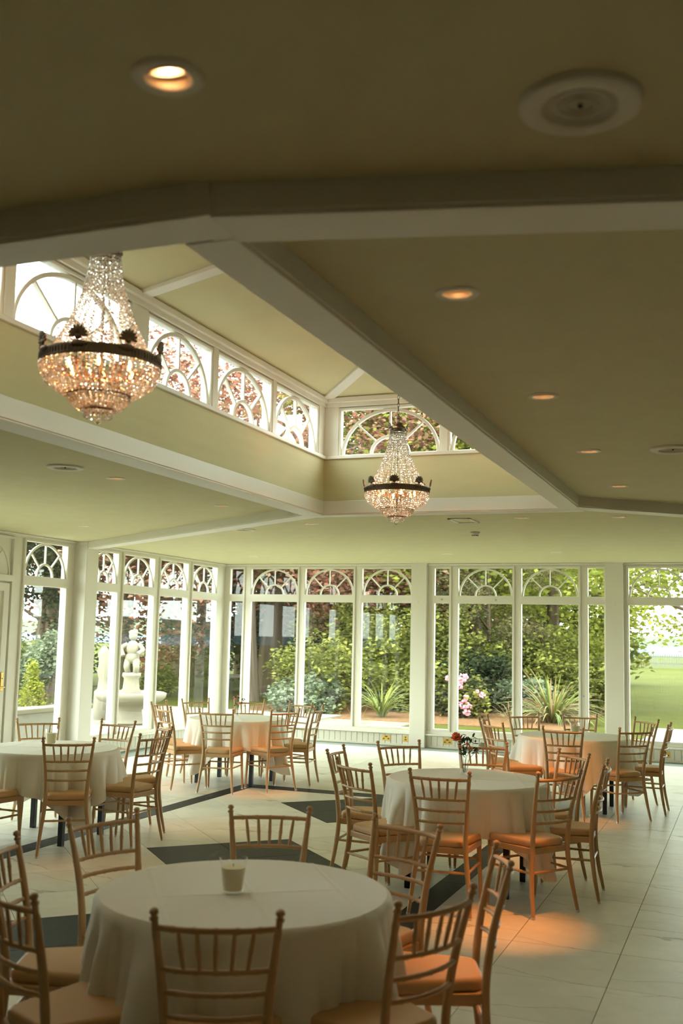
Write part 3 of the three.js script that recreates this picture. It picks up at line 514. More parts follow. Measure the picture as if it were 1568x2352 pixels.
// chandeliers
function makeChandelier(pos, label, seed) {
  const c = thing('chandelier', label, 'chandelier', pos, 0, 'crystal basket chandeliers'), r = rng(seed), R = 0.243, beads = [];
  // heights are from the band; the crown stands 0.48 above it
  const put = (x, y, z, s, st = 1) => beads.push([x, y, z, s, st]);
  const string = (f, n, s) => { for (let i = 0; i < n; i++) { const [x, y, z] = f((i + 0.5) / n); put(x, y, z, s * (0.9 + 0.2 * r())); } };
  for (let k = 0; k < 26; k++) { const a = k / 26 * Math.PI * 2 + 0.04 * r(); string((t) => { const q = 0.058 + (R - 0.02 - 0.058) * Math.pow(t, 1.75), y = 0.455 - 0.445 * t; return [Math.cos(a) * q, y, Math.sin(a) * q]; }, 24, 0.0092); }
  for (let k = 0; k < 48; k++) { const a = k / 48 * Math.PI * 2; string((t) => { const q = R * (1 - 0.56 * Math.pow(t, 2.0)), y = -0.02 - 0.135 * t; return [Math.cos(a) * q, y, Math.sin(a) * q]; }, 11, 0.0095); }
  for (let k = 0; k < 30; k++) { const a = (k + 0.5) / 30 * Math.PI * 2; string((t) => { const q = 0.125 * (1 - 0.55 * t * t), y = -0.145 - 0.06 * t; return [Math.cos(a) * q, y, Math.sin(a) * q]; }, 6, 0.0092); }
  for (let k = 0; k < 16; k++) { const a = k / 16 * Math.PI * 2; string((t) => [Math.cos(a) * 0.052, -0.2 - 0.032 * t, Math.sin(a) * 0.052], 3, 0.009); }
  for (let k = 0; k < 24; k++) { const a = k / 24 * Math.PI * 2, q = 0.215; put(Math.cos(a) * q, -0.085, Math.sin(a) * q, 0.0125, 1.4); }
  put(0, -0.245, 0, 0.015, 1.2); 
  const bead = new THREE.IcosahedronGeometry(1, 0), im = new THREE.InstancedMesh(bead, M.crystal, beads.length), m = new THREE.Matrix4(), qn = new THREE.Quaternion(), e = new THREE.Euler();
  beads.forEach(([x, y, z, s, st], i) => { e.set(r() * 6, r() * 6, r() * 6); m.compose(new THREE.Vector3(x, y, z), qn.setFromEuler(e), new THREE.Vector3(s, s * st, s)); im.setMatrixAt(i, m); });
  im.name = 'crystal_strings'; im.userData.kind = 'stuff'; im.castShadow = im.receiveShadow = true; c.add(im);
  mesh('band', lathe([[R - 0.006, -0.02], [R + 0.004, -0.022], [R + 0.006, -0.016], [R + 0.003, -0.012], [R + 0.003, 0.012], [R + 0.006, 0.017], [R + 0.003, 0.022], [R - 0.006, 0.02], [R - 0.006, -0.02]], 64), M.bronze, c);
  const fret = []; for (let i = 0; i < 96; i++) fret.push(new THREE.BoxGeometry(0.004, 0.024, 0.005).translate(0, 0, R + 0.004).rotateY(i / 96 * Math.PI * 2));
  mesh('band_relief', merged(fret), M.bronze, c).userData.kind = 'stuff';
  const palm = (s) => merged([...Array.from({ length: 9 }, (_, i) => new THREE.SphereGeometry(0.0115 * s, 6, 4).scale(0.4, 1, 0.35).translate(0, 0.0125 * s, 0).rotateZ((i - 4) * 0.42).translate(0, 0.004 * s, 0)), new THREE.SphereGeometry(0.009 * s, 8, 5).scale(1, 0.8, 0.5), new THREE.SphereGeometry(0.02 * s, 8, 5).scale(1.1, 0.45, 0.3).translate(0, -0.016 * s, 0)].map((g) => g.translate(0, 0.016 * s, 0)));
  const big = palm(1.75), small = palm(1.25);
  for (let i = 0; i < 8; i++) { const p = mesh('palmette', big, M.bronze, c), a = (i + 0.3) / 8 * Math.PI * 2; p.position.set(Math.sin(a) * (R + 0.002), 0.014, Math.cos(a) * (R + 0.002)); p.rotation.set(0.2, a, 0, 'YXZ'); }
  mesh('crown_band', lathe([[0.05, 0.45], [0.062, 0.45], [0.064, 0.458], [0.06, 0.468], [0.064, 0.478], [0.056, 0.48], [0.05, 0.45]], 32), M.bronze, c);
  for (let i = 0; i < 5; i++) { const p = mesh('crown_palmette', small, M.bronze, c), a = i / 5 * Math.PI * 2 + 0.5; p.position.set(Math.sin(a) * 0.062, 0.468, Math.cos(a) * 0.062); p.rotation.set(0.35, a, 0, 'YXZ'); }
  mesh('lower_ring', merged([[0.127, -0.14], [0.06, -0.198]].map(([q, y]) => new THREE.TorusGeometry(q, 0.004, 8, 48).rotateX(Math.PI / 2).translate(0, y, 0))), M.bronze, c);
  mesh('stem', new THREE.CylinderGeometry(0.005, 0.005, 0.62, 8).translate(0, 0.16, 0), M.bronze, c);
  for (let i = 0; i < 6; i++) {
    const a = i / 6 * Math.PI * 2, arm = mesh('lamp_arm', bar([[0, -0.04, 0], [Math.cos(a) * 0.06, -0.09, Math.sin(a) * 0.06], [Math.cos(a) * 0.13, -0.075, Math.sin(a) * 0.13], [Math.cos(a) * 0.14, -0.045, Math.sin(a) * 0.14]], 0.004, { seg: 12, sides: 6 }), M.bronze, c);
    mesh('candle_bulb', lathe([[0, 0], [0.008, 0.002], [0.011, 0.014], [0.009, 0.028], [0.003, 0.042], [0, 0.045]], 10).translate(Math.cos(a) * 0.14, -0.045, Math.sin(a) * 0.14), M.bulb, arm);
    const l = new THREE.PointLight(0xffb070, 0.16, 0, 2); l.position.set(Math.cos(a) * 0.14, -0.025, Math.sin(a) * 0.14); l.castShadow = true; l.shadow.radius = 0.5; c.add(l);
  }
  // chain up to the ridge
  const top = RIDGE - 0.02 - pos[1], links = Math.floor((top - 0.47) / 0.03), link = new THREE.TorusGeometry(0.011, 0.0024, 6, 14).scale(0.7, 1.6, 1);
  const ch = mesh('chain', merged(Array.from({ length: links }, (_, i) => link.clone().rotateY(i % 2 ? Math.PI / 2 : 0).translate(0, 0.485 + i * (top - 0.5) / (links - 1), 0))), M.bronze, c);
  mesh('ceiling_rose', lathe([[0, 0], [0.05, 0], [0.045, -0.015], [0.015, -0.03], [0, -0.032]], 24).translate(0, top, 0), M.bronze, ch);
  return c;
}
makeChandelier([-2.482, 2.80, -7.49], 'crystal basket chandelier hanging at the garden end of the lantern', 3);
makeChandelier([-2.482, 2.80, -3.57], 'crystal basket chandelier hanging at the inner end of the lantern', 4);

// ---------------------------------------------------------------- wall fittings
function socket(x, gangs, label, y = 0.11) {
  const g = thing('wall_socket', label, 'socket', [x, y, ZF + 0.0185], 0, 'brass sockets on the boarded dado'), w = gangs === 2 ? 0.145 : 0.086, m = [];
  mesh('plate', new RoundedBoxGeometry(w, 0.086, 0.007, 2, 0.003), M.brass, g);
  for (let i = 0; i < gangs; i++) { const o = gangs === 2 ? (i - 0.5) * 0.075 : 0; for (const [a, b, c, d] of [[-0.011, -0.012, 0.009, 0.006], [0.011, -0.012, 0.009, 0.006], [0, 0.006, 0.006, 0.012]]) m.push(new THREE.BoxGeometry(c, d, 0.003).translate(o + a * 1.2, b - 0.004, 0.0035)); m.push(new THREE.BoxGeometry(0.034, 0.012, 0.003).translate(o, -0.012, 0.0032)); }
  mesh('socket_holes', merged(m), M.hole, g);
  const sw = gangs === 2 ? [[-0.011, 0.022], [0.011, 0.022]] : [[0, 0.028]];
  for (const [a, b] of sw) mesh('switch', rbx(a - 0.009, a + 0.009, b - 0.01, b + 0.008, 0.002, 0.007, 0.001), M.hole, g);
}
socket(-5.36, 2, 'brass double socket left of the single socket on the dado');
socket(-5.04, 1, 'brass single socket beneath the wide garden column');
socket(-4.37, 2, 'brass double socket under the pink-blossom window');
socket(-1.17, 2, 'brass double socket under the open lawn window');
for (const [x, y, l] of [[-4.84, 2.25, 'small white hook high on the wide garden column'], [-1.84, 2.23, 'small white hook high on the lawn-side column']]) {
  const g = thing('wall_hook', l, 'hook', [x, y, ZF + 0.1]); mesh('plate', rbx(-0.009, 0.009, -0.03, 0.03, 0, 0.005, 0.002), M.white, g); mesh('prong', bar([[0, 0.012, 0.004], [0, 0.0, 0.03], [0, -0.022, 0.028], [0, -0.026, 0.014]], 0.004, { seg: 12 }), M.white, g);
}
for (const [x, y, l] of [[-4.48, 2.282, 'round steel lock on the narrow window transom'], [-3.62, 2.282, 'round steel lock on the pink-blossom window transom'], [-2.31, 0.88, 'round steel lock on the mullion by the bronze plant']]) {
  const g = thing('window_lock', l, 'lock', [x, y, ZF + (y > 2 ? 0.0375 : 0.012)]); mesh('body', new THREE.CylinderGeometry(0.014, 0.016, 0.012, 16).rotateX(Math.PI / 2).translate(0, 0, 0.006), M.steel, g); mesh('key_slot', new THREE.BoxGeometry(0.004, 0.012, 0.002).translate(0, 0, 0.0125), M.hole, g);
}

// ---------------------------------------------------------------- garden ground
const GY = -0.12;
function ground(name, label, category, x0, x1, z0, z1, y, mat, per) {
  const g = new THREE.BoxGeometry(x1 - x0, 0.2, z1 - z0).translate((x0 + x1) / 2, y - 0.1, (z0 + z1) / 2), p = g.attributes.position, uv = g.attributes.uv;
  for (let i = 0; i < p.count; i++) uv.setXY(i, p.getX(i) / per, p.getZ(i) / per);
  const m = mesh(name, g, mat); m.userData = { kind: 'structure', label, category }; return m;
}
ground('lawn', 'wide yellow-green lawn running to the picket fence', 'lawn', -120, 70, -92, 40, GY, M.lawn, 9);
ground('planting_bed', 'brown bark-mulched planting bed along the garden windows', 'bed', -11.5, -3.45, -31, -21.4, GY + 0.02, M.mulch, 1.2);
ground('garden_path', 'pale gravel path beside the planting bed', 'path', -16, -6.6, -21.3, -18.6, GY + 0.02, M.path, 1.5);
ground('terrace', 'pale stone terrace outside the glazed side wall', 'terrace', -14.6, XL - 0.2, -22, 0, GY + 0.05, M.paving, 2);
ground('lawn_path', 'pale paved path crossing the near lawn', 'path', -1.9, 8, -23.2, -20.2, GY + 0.02, M.paving, 2);
{
  const s = mesh('sea', new THREE.CircleGeometry(5200, 64).rotateX(-Math.PI / 2).translate(0, -16, 0), M.sea); s.userData = { kind: 'structure', label: 'calm pale blue firth beyond the fence', category: 'sea' };
  const b = mesh('shore_bank', new THREE.CylinderGeometry(150, 175, 16, 64, 1, false).translate(-25, GY - 0.25 - 8, -10), M.lawn); b.userData = { kind: 'structure', label: 'grassy bank below the lawn', category: 'bank' };
  const n = noise2(201, 64), pos = [], idx = [], NA = 160;
  for (let i = 0; i <= NA; i++) { const a = -2.6 + i / NA * 2.4, h = 10 + 62 * n(i * 0.11, 1.5) * clamp01(0.35 + 0.9 * (1 - i / NA)) + 12 * n(i * 0.5, 3.2); [[3600, -17], [3900, h * 0.7 - 6], [4150, h], [4500, -17]].forEach(([R, y]) => pos.push(Math.cos(a) * R, y, Math.sin(a) * R)); }
  for (let i = 0; i < NA; i++) for (let k = 0; k < 3; k++) { const p = i * 4 + k, q = p + 4; idx.push(p, p + 1, q, q, p + 1, q + 1); }
  const g = new THREE.BufferGeometry(); g.setAttribute('position', new THREE.Float32BufferAttribute(pos, 3)); g.setIndex(idx); g.computeVertexNormals();
  const hm = M.hill; hm.side = THREE.DoubleSide; const h = mesh('distant_hills', g, hm); h.userData = { kind: 'structure', label: 'low blue hills on the far shore', category: 'hills' };
}
{ // unseen house, added to block sky light from the lantern and inner end
  const h = thing('added_shade_house', 'tall unseen stone-walled house added to shade the lantern and the inner end', 'house', [0, GY, 0]);
  mesh('side_wing', bx(3.6, 13, 0, 11.5, -9.5, 14), M.stucco, h);
  mesh('rear_wing', bx(-9, 3.6, 0, 11.5, 3.0, 14), M.stucco, h);
  for (let i = 0; i < 5; i++) for (const y of [4.4, 8]) { const w = mesh('house_window', rbx(3.52, 3.6, y, y + 1.8, -8 + i * 2.3, -6.9 + i * 2.3, 0.01), M.white, h); mesh('pane', bx(3.51, 3.52, y + 0.1, y + 1.7, -7.9 + i * 2.3, -7 + i * 2.3), M.glass, w); }
  mesh('roof', merged([bx(3.3, 13.3, 11.5, 11.9, -9.8, 14.3), bx(-9.3, 3.3, 11.5, 11.9, 2.7, 14.3)]), M.stone, h);
}
// ---------------------------------------------------------------- plants
const leafGeo = (() => { const g = new THREE.BufferGeometry(); g.setAttribute('position', new THREE.Float32BufferAttribute([0, 0, -0.5, 0.28, 0.1, -0.05, 0, 0, 0.0, -0.28, 0.1, -0.05, 0, -0.04, 0.5], 3)); g.setIndex([0, 2, 1, 0, 3, 2, 1, 2, 4, 2, 3, 4]); g.computeVertexNormals(); return g; })();
const PAL = {
  copper: [[0.36, 0.13, 0.085], [0.48, 0.21, 0.13], [0.2, 0.08, 0.06], [0.56, 0.33, 0.2]],
  lime: [[0.46, 0.46, 0.07], [0.36, 0.38, 0.06], [0.56, 0.54, 0.12], [0.25, 0.28, 0.05]],
  mid: [[0.22, 0.23, 0.055], [0.31, 0.31, 0.065], [0.14, 0.15, 0.04], [0.42, 0.40, 0.09]],
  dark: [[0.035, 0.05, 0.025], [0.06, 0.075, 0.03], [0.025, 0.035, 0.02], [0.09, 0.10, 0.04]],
  brown: [[0.26, 0.2, 0.09], [0.18, 0.15, 0.08], [0.32, 0.26, 0.12], [0.2, 0.21, 0.08]],
  pale: [[0.3, 0.34, 0.2], [0.22, 0.27, 0.15], [0.38, 0.4, 0.26], [0.16, 0.2, 0.1]],
  gold: [[0.52, 0.5, 0.06], [0.44, 0.45, 0.06], [0.6, 0.56, 0.1], [0.34, 0.36, 0.05]],
};
function foliage(parent, blobs, size, pal, seed, name = 'foliage') { // blobs: [x, y, z, rx, ry, rz, count]
  const r = rng(seed), n = blobs.reduce((s, b) => s + b[6], 0), im = new THREE.InstancedMesh(leafGeo, M.leaf, n), m = new THREE.Matrix4(), q = new THREE.Quaternion(), e = new THREE.Euler(), c = new THREE.Color(), p = new THREE.Vector3(), s = new THREE.Vector3();
  let i = 0;
  for (const [x, y, z, rx, ry, rz, count] of blobs) {
    const clumps = Math.max(4, Math.round(count / 26)), centres = [];
    for (let k = 0; k < clumps; k++) { const u = r() * 2 - 1, a = r() * 6.283, w = Math.sqrt(1 - u * u), t = 0.45 + 0.55 * Math.sqrt(r()); centres.push([x + rx * w * Math.cos(a) * t, y + ry * u * t, z + rz * w * Math.sin(a) * t, Math.floor(r() * pal.length)]); }
    for (let k = 0; k < count; k++) {
      const cl = centres[k % clumps], g = 0.16 * Math.min(rx, ry, rz) + size * 1.2, gs = () => (r() + r() + r() - 1.5) * 1.2;
      p.set(cl[0] + gs() * g, Math.max(GY + 0.02, cl[1] + gs() * g * 0.8), cl[2] + gs() * g);
      e.set((r() - 0.5) * 1.8, r() * 6.283, (r() - 0.5) * 1.8); q.setFromEuler(e); const k2 = size * (0.7 + 0.6 * r()); s.set(k2, k2, k2);
      im.setMatrixAt(i, m.compose(p, q, s));
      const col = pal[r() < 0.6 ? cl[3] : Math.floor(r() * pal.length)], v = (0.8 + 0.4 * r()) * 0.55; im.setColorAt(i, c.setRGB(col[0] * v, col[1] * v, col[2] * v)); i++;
    }
  }
  im.name = name; im.userData.kind = 'stuff'; im.castShadow = im.receiveShadow = true; parent.add(im); return im;
}
function tree(name, label, px, dist, { h = 9, trunk = 0.22, base = 2.5, r = 4, ry, count = 6000, leaf = 0.13, pal = PAL.mid, seed = 1, lobes = 9, lean = 0, bark = M.bark, low = null, boughs = 5 }) {
  const b = atDist(px, 1466, dist), g = thing(name, label, 'tree', [b.x, GY, b.z], 0, 'garden trees'), q = rng(seed), H2 = h - (ry ?? r);
  mesh('trunk', bar([[0, -0.1, 0], [lean * 0.3, h * 0.2, 0.05], [lean * 0.7, h * 0.5, -0.05], [lean, h * 0.85, 0]], (t) => trunk * (1.15 - 0.9 * t), { seg: 14, sides: 10 }), bark, g);
  const blobs = [];
  for (let k = 0; k < lobes; k++) {
    const a = k / lobes * 6.283 + q(), w = r * (0.35 + 0.5 * q()), y = base + (h - base) * (0.15 + 0.75 * q()), s = r * (0.32 + 0.22 * q());
    const c = [lean * 0.8 + Math.cos(a) * w, y, Math.sin(a) * w]; blobs.push([...c, s, s * 0.75, s, Math.floor(count / lobes)]);
    if (k < boughs) mesh('branch', bar([[lean * 0.5, Math.min(y - 0.6, h * 0.55), 0], [c[0] * 0.5, y - 0.35, c[2] * 0.5], c], (t) => trunk * 0.42 * (1.05 - 0.85 * t), { seg: 8, sides: 6 }), bark, g);
  }
  for (const l of low ?? []) blobs.push(l);
  foliage(g, blobs, leaf, pal, seed * 31 + 5);
  return g;
}
function shrub(name, label, px, py, dist, rx, ry, { count = 1800, leaf = 0.1, pal = PAL.mid, seed = 1, rz, group = 'garden shrubs' } = {}) {
  const b = atDist(px, py, dist), g = thing(name, label, 'shrub', [b.x, GY, b.z], 0, group), q = rng(seed), top = b.y - GY, n = 7, blobs = [];
  const stems = []; for (let k = 0; k < 6; k++) { const a = q() * 6.28; stems.push(bar([[0.1 * Math.cos(a), 0, 0.1 * Math.sin(a)], [rx * 0.3 * Math.cos(a), top * 0.6, rx * 0.3 * Math.sin(a)], [rx * 0.7 * Math.cos(a), top + ry * 0.3, rx * 0.6 * Math.sin(a)]], (t) => 0.028 * (1.1 - t), { seg: 8, sides: 5 })); }
  for (const s of stems) mesh('stem', s, M.bark, g);
  for (let k = 0; k < n; k++) { const a = k / n * 6.28 + q(), w = 0.55 * (0.4 + 0.6 * q()); blobs.push([Math.cos(a) * w * rx, top + (q() - 0.5) * ry, Math.sin(a) * w * (rz ?? rx), rx * 0.5, ry * 0.5, (rz ?? rx) * 0.5, Math.floor(count / n)]); }
  foliage(g, blobs, leaf, pal, seed * 17 + 3); return g;
}
// trees beyond the garden wall, left to right
tree('copper_beech', 'copper beech with dark twin trunk behind the corner windows', 618, 31, { h: 9.6, trunk: 0.36, base: 2.9, r: 5.6, count: 22000, leaf: 0.17, pal: PAL.copper, seed: 11, lobes: 22, lean: 0.5 });
tree('slender_tree', 'slender pale-barked tree leaning beside the dark copper beech', 590, 28.5, { h: 7, trunk: 0.13, base: 3.4, r: 2.4, count: 2500, leaf: 0.14, pal: PAL.copper, seed: 13, lobes: 6, lean: -0.35 });
tree('copper_beech', 'copper beech over the terrace seen through the side windows', 120, 30, { h: 8.2, trunk: 0.3, base: 1.3, r: 5.2, count: 30000, leaf: 0.19, pal: PAL.copper, seed: 17, lobes: 20 });
tree('copper_beech', 'tall copper beech showing through the lantern clerestory', 425, 36, { h: 12.4, trunk: 0.34, base: 3.6, r: 4.6, count: 15000, leaf: 0.19, pal: PAL.copper, seed: 19, lobes: 17 });
tree('copper_beech', 'russet copper beech behind the stone fountain', 290, 37, { h: 8.4, trunk: 0.28, base: 2.4, r: 4.6, count: 17000, leaf: 0.2, pal: PAL.copper, seed: 73, lobes: 17 });
tree('copper_beech', 'low copper beech beside the yellow-green strap-leaf plant', 770, 29.5, { h: 6.5, trunk: 0.16, base: 2.0, r: 2.6, count: 9000, leaf: 0.15, pal: PAL.copper, seed: 79, lobes: 13 });
tree('beech_tree', 'broad yellow-green beech behind the pink-blossom window', 1090, 33, { h: 13, trunk: 0.22, base: 2.0, r: 6.2, count: 30000, leaf: 0.18, pal: PAL.lime, seed: 23, lobes: 26 });
tree('beech_tree', 'leafy green tree between copper beech and garden column', 860, 33, { h: 13.5, trunk: 0.2, base: 1.5, r: 5.0, count: 27000, leaf: 0.18, pal: PAL.mid.concat(PAL.lime, PAL.lime), seed: 29, lobes: 20 });
tree('beech_tree', 'bright beech leaning over the bronze strap-leaf plant', 1270, 32.5, { h: 11, trunk: 0.2, base: 2.0, r: 4.6, count: 22000, leaf: 0.17, pal: PAL.lime, seed: 37, lobes: 20 });
tree('young_beech', 'airy young beech with hanging boughs over the open lawn', 1610, 25, { h: 8, trunk: 0.14, base: 2.0, r: 3.4, count: 10500, leaf: 0.14, pal: PAL.lime, seed: 41, lobes: 22, boughs: 14 });
tree('beech_tree', 'far green tree behind the garden shrubs', 1000, 40, { h: 11, trunk: 0.22, base: 0.8, r: 4.5, count: 14000, leaf: 0.2, pal: PAL.mid, seed: 43, lobes: 15 });
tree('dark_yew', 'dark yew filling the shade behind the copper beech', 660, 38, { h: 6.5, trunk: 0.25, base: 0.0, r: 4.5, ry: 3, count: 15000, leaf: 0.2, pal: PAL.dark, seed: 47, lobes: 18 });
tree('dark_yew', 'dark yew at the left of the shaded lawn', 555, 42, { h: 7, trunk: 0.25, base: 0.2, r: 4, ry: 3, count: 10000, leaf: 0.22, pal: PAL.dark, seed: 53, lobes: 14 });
tree('brown_conifer', 'brownish conifer with fine twigs behind the laurels', 1120, 29, { h: 4.6, trunk: 0.1, base: 0.4, r: 1.9, count: 12000, leaf: 0.085, pal: PAL.brown, seed: 59, lobes: 14 });
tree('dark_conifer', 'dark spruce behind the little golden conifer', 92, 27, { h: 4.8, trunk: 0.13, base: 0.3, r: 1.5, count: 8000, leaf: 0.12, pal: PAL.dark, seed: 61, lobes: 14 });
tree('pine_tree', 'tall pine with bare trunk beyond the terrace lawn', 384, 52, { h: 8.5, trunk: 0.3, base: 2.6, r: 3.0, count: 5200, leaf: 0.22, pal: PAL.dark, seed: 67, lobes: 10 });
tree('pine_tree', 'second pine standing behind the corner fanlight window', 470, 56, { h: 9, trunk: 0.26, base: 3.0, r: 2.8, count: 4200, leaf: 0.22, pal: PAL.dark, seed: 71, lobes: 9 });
['dark copper', 'thin dark', 'olive', 'deep green', 'mossy', 'bright', 'yellowish', 'dense', 'rounded'].forEach((w, i) => tree('woodland_tree', `${w} woodland tree closing the view behind the shrubs`, 700 + i * 78, 43 + (i * 7) % 5, { h: 7.5 + (i * 5) % 4, trunk: 0.2, base: 0.0, r: 3.4, count: 7500, leaf: 0.28, pal: i < 2 ? PAL.dark : i % 2 ? PAL.mid : PAL.mid.concat(PAL.lime), seed: 900 + i * 7, lobes: 13 }));
// shrubs
[[742, 1560, 25.5, 1.5, 1.1, PAL.mid, 'mid-green shrub left of the yellow-green strap-leaf plant'], [700, 1600, 24.5, 0.9, 0.55, PAL.pale, 'low pale shrub beside the gravel path'], [800, 1500, 28, 1.6, 1.8, PAL.mid, 'tall shrub with copper leaves behind it'], [880, 1500, 28, 1.5, 1.7, PAL.lime, 'light green shrub above the yellow-green strap-leaf plant'], [940, 1580, 26, 1.0, 0.8, PAL.mid, 'green shrub hidden partly by the wide garden column'], [1015, 1520, 27, 1.1, 1.5, PAL.mid, 'grey-green shrub behind the narrow garden window'], [1100, 1560, 26.5, 1.2, 1.0, PAL.dark, 'dark laurel behind the pink blossoms'], [1165, 1545, 28.4, 1.0, 0.9, PAL.lime, 'bright laurel behind the pink blossoms'], [1240, 1530, 28, 1.5, 1.0, PAL.mid, 'laurel behind the bronze strap-leaf plant'], [1365, 1575, 27, 0.75, 0.75, PAL.mid, 'rounded shrub beside the lawn-side column'], [1310, 1500, 31, 1.6, 1.0, PAL.lime, 'loose light shrub in front of the picket fence'], [1200, 1600, 26, 0.9, 0.5, PAL.pale, 'white-flecked low shrub between blossoms and bronze plant'], [105, 1520, 25, 0.8, 0.7, PAL.pale, 'pale variegated shrub under the dark spruce'], [30, 1540, 26, 0.9, 0.8, PAL.mid, 'green shrub beyond the terrace railing'], [432, 1530, 44, 2.2, 0.5, PAL.brown, 'russet hedge across the far terrace lawn'], [365, 1560, 30, 0.5, 0.5, PAL.mid, 'small round bush behind the fountain']]
  .forEach(([px, py, d, rx, ry, pal, label], i) => shrub('garden_shrub', label, px, py, d, rx, ry, { count: Math.round(3600 * Math.max(1, rx)), leaf: 0.12, pal, seed: 400 + i * 3 }));
{ // rhododendron with pink trusses
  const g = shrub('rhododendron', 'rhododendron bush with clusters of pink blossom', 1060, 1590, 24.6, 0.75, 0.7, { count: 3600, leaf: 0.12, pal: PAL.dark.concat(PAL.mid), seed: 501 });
  const o = g.position.clone();
  [[1064, 1557, 22], [1054, 1574, 20], [1028, 1558, 13], [1107, 1597, 15], [1070, 1602, 13], [1066, 1618, 22], [1075, 1621, 17], [1071, 1637, 18], [1052, 1614, 12], [1096, 1588, 8], [1036, 1602, 9]].forEach(([px, py, w], i) => {
    const p = atDist(px, py, 23.85).sub(o), list = [], q = rng(600 + i), R = w / 2400 * 23.85 / 2;
    for (let k = 0; k < 22; k++) { const u = q() * 2 - 1, a = q() * 6.28, s = Math.sqrt(1 - u * u); list.push(new THREE.SphereGeometry(R * 0.42, 5, 4).scale(1, 0.35, 1).rotateX(q() * 3).rotateY(q() * 3).translate(s * Math.cos(a) * R * 0.75, u * R * 0.75, s * Math.sin(a) * R * 0.75)); }
    mesh('blossom', merged(list).translate(p.x, p.y, p.z), M.petal, g);
  });
}
function strapPlant(label, px, py, dist, R, Hh, n, mats, seed, name = 'strap_leaf_plant') {
  const b = atDist(px, py, dist), g = thing(name, label, 'plant', [b.x, GY + 0.02, b.z], 0), q = rng(seed), variants = [];
  for (let v = 0; v < 6; v++) { // curved strap blade, unit length
    const pos = [], idx = [], N = 8, droop = 0.1 + v * 0.14;
    for (let i = 0; i <= N; i++) { const t = i / N, w = 0.027 * (0.6 + 1.2 * t * (1 - t)) * (1 - 0.9 * t ** 5), out = droop * t * t * 0.9, y = t - droop * 0.45 * t * t * t; for (const s of [-1, 0, 1]) pos.push(s * w, y, out + (s ? 0.008 : 0)); }
    for (let i = 0; i < N; i++) for (let k = 0; k < 2; k++) { const a = i * 3 + k, c = a + 3; idx.push(a, a + 1, c, c, a + 1, c + 1); }
    const geo = new THREE.BufferGeometry(); geo.setAttribute('position', new THREE.Float32BufferAttribute(pos, 3)); geo.setIndex(idx); geo.computeVertexNormals(); variants.push(geo);
  }
  for (let k = 0; k < n; k++) {
    const a = q() * 6.283, spread = Math.sqrt(q()), m = mesh('blade', variants[Math.min(5, Math.floor(spread * 5 + q() * 1.4))], mats[Math.floor(q() * mats.length)], g), L = Hh * (0.72 + 0.4 * q()) * (1 - 0.15 * spread);
    m.position.set(Math.sin(a) * 0.16 * R * q(), 0, Math.cos(a) * 0.16 * R * q()); m.rotation.set(spread * R / Hh * 0.95, a, (q() - 0.5) * 0.3, 'YXZ'); m.scale.set(0.55 * Hh, L, L);
  }
}
strapPlant('yellow-green strap-leaf plant in the mulch bed', 876, 1650, 23.6, 0.55, 1.05, 80, [M.blade[0], M.blade[1], M.blade[1]], 701);
strapPlant('large bronze-green strap-leaf plant with arching blades', 1268, 1660, 23.6, 1.15, 1.3, 210, M.blade, 703);
strapPlant('sprawling pale grass clump at the foot of the windows', 822, 1676, 21.2, 0.6, 0.45, 46, [M.blade[2], M.blade[1]], 707, 'grass_clump');
strapPlant('low straw-coloured grass beside the bronze plant', 1168, 1645, 24.6, 0.8, 0.7, 40, [M.blade[2], M.blade[4]], 709, 'grass_clump');
// ---------------------------------------------------------------- garden furniture
{
  const f = thing('picket_fence', 'long grey picket fence at the far edge of the lawn', 'fence', [0, GY, -75]), list = [];
  const r = rng(811); for (let x = -34; x < 14; x += 0.15) list.push(bx(x, x + 0.075, 0.06, 0.96 + 0.03 * r(), 0, 0.025));
  mesh('pickets', merged(list), M.fence, f).userData.kind = 'stuff';
  for (const y of [0.3, 0.75]) mesh('rail', bx(-34, 14, y, y + 0.08, -0.05, 0), M.fence, f);
  for (let x = -34; x <= 14; x += 3) mesh('post', bx(x - 0.06, x + 0.06, 0, 1.05, -0.15, -0.05), M.fence, f);
}
{
  const a = atDist(-40, 1600, 15.6), b = atDist(150, 1600, 17.0), d = Math.hypot(b.x - a.x, b.z - a.z), turn = Math.atan2(-(b.z - a.z), b.x - a.x);
  const w = thing('terrace_wall', 'low white terrace wall with stone coping', 'wall', [a.x, GY + 0.05, a.z], turn); mesh('body', bx(-2, d + 0.4, 0, 0.52, -0.12, 0.12), M.stucco, w); mesh('coping', rbx(-2, d + 0.5, 0.52, 0.6, -0.17, 0.17, 0.02), M.stone, w);
  const c = atDist(-60, 1600, 19), e = atDist(260, 1600, 23), L = Math.hypot(e.x - c.x, e.z - c.z), f = thing('estate_railing', 'thin black estate railing beyond the terrace wall', 'railing', [c.x, GY, c.z], Math.atan2(-(e.z - c.z), e.x - c.x));
  for (let x = 0; x <= L + 0.1; x += 0.9) mesh('upright', bx(x - 0.015, x + 0.015, 0, 0.95, -0.01, 0.01), M.blackMetal, f);
  for (const y of [0.35, 0.65, 0.92]) mesh('rail', bx(-0.1, L + 0.2, y, y + 0.022, -0.008, 0.008), M.blackMetal, f);
  const k = atDist(73, 1600, 16.9), cone = thing('golden_conifer', 'small conical golden conifer behind the terrace wall', 'conifer', [k.x, GY, k.z]);
  mesh('trunk', bar([[0, 0, 0], [0, 0.5, 0]], 0.03, { straight: true, seg: 4 }), M.bark, cone);
  const blobs = []; for (let i = 0; i < 12; i++) { const t = i / 11, rr = 0.27 * (1 - t) + 0.03; blobs.push([0, 0.3 + 0.95 * t, 0, rr, 0.1, rr, Math.round(330 * (1 - t) + 70)]); }
  foliage(cone, blobs, 0.055, PAL.gold, 77);
}
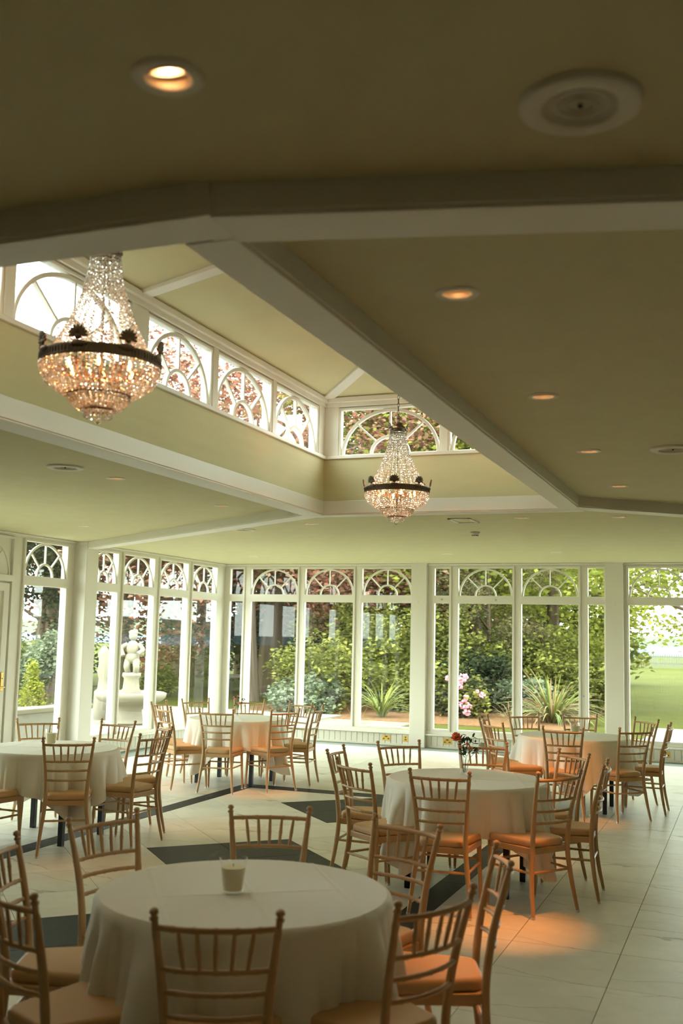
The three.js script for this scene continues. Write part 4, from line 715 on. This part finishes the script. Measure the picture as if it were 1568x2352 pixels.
{ // fountain with a cherub
  const p = atDist(300, 1600, 20.6), g = thing('stone_fountain', 'pale stone fountain with round basin, pedestal and cherub statue', 'fountain', [p.x, GY + 0.05, p.z], 0.4);
  mesh('basin', lathe([[0, 0.0], [0.34, 0], [0.36, 0.05], [0.24, 0.12], [0.22, 0.26], [0.34, 0.36], [0.58, 0.43], [0.66, 0.5], [0.68, 0.58], [0.63, 0.6], [0.6, 0.55], [0.3, 0.48], [0, 0.46]], 40), M.stone, g);
  mesh('pedestal', lathe([[0.19, 0.4], [0.2, 0.62], [0.16, 0.66], [0.14, 0.85], [0.18, 0.9], [0.17, 0.96], [0, 0.96]], 24), M.stone, g);
  const sp = (x, y, z, r, sx = 1, sy = 1, sz = 1) => new THREE.SphereGeometry(r, 14, 10).scale(sx, sy, sz).translate(x, y, z);
  mesh('statue', merged([sp(0, 1.66, 0, 0.085, 1, 1.12, 1), sp(0, 1.72, -0.02, 0.085, 1.1, 0.7, 1.1), sp(0, 1.42, 0, 0.125, 1, 1.25, 0.8), sp(0, 1.24, 0, 0.13, 1.05, 0.9, 0.9), bar([[0.1, 1.5, 0], [0.2, 1.4, 0.05], [0.12, 1.32, 0.14]], 0.045, { seg: 10 }), bar([[-0.1, 1.5, 0], [-0.21, 1.42, 0.04], [-0.16, 1.28, 0.1]], 0.045, { seg: 10 }), bar([[0.07, 1.2, 0.02], [0.1, 1.08, 0.12], [0.08, 0.95, 0.06]], (t) => 0.075 - 0.025 * t, { seg: 10 }), bar([[-0.07, 1.2, 0], [-0.09, 1.08, 0.06], [-0.07, 0.95, 0.0]], (t) => 0.075 - 0.025 * t, { seg: 10 }), bar([[0, 1.52, 0], [0, 1.6, 0]], 0.04, { seg: 3, straight: true })]), M.stone, g);
  const q = atDist(236, 1560, 21.5), f = thing('stone_finial', 'small stone garden finial left of the fountain', 'ornament', [q.x, GY + 0.05, q.z]);
  mesh('body', lathe([[0, 0], [0.16, 0], [0.16, 0.55], [0.1, 0.6], [0.08, 0.8], [0.12, 0.95], [0.09, 1.1], [0.11, 1.3], [0.05, 1.42], [0, 1.45]], 20), M.stone, f);
  const bb = atDist(540, 1575, 33), be = thing('stone_bench', 'pale stone bench in the shade behind the corner windows', 'bench', [bb.x, GY, bb.z], 0.4);
  mesh('seat', rbx(-0.75, 0.75, 0.42, 0.52, -0.25, 0.25, 0.02), M.stone, be); for (const x of [-0.5, 0.5]) mesh('leg', rbx(x - 0.1, x + 0.1, 0, 0.42, -0.2, 0.2, 0.02), M.stone, be);
}

renderer.render(scene, camera);
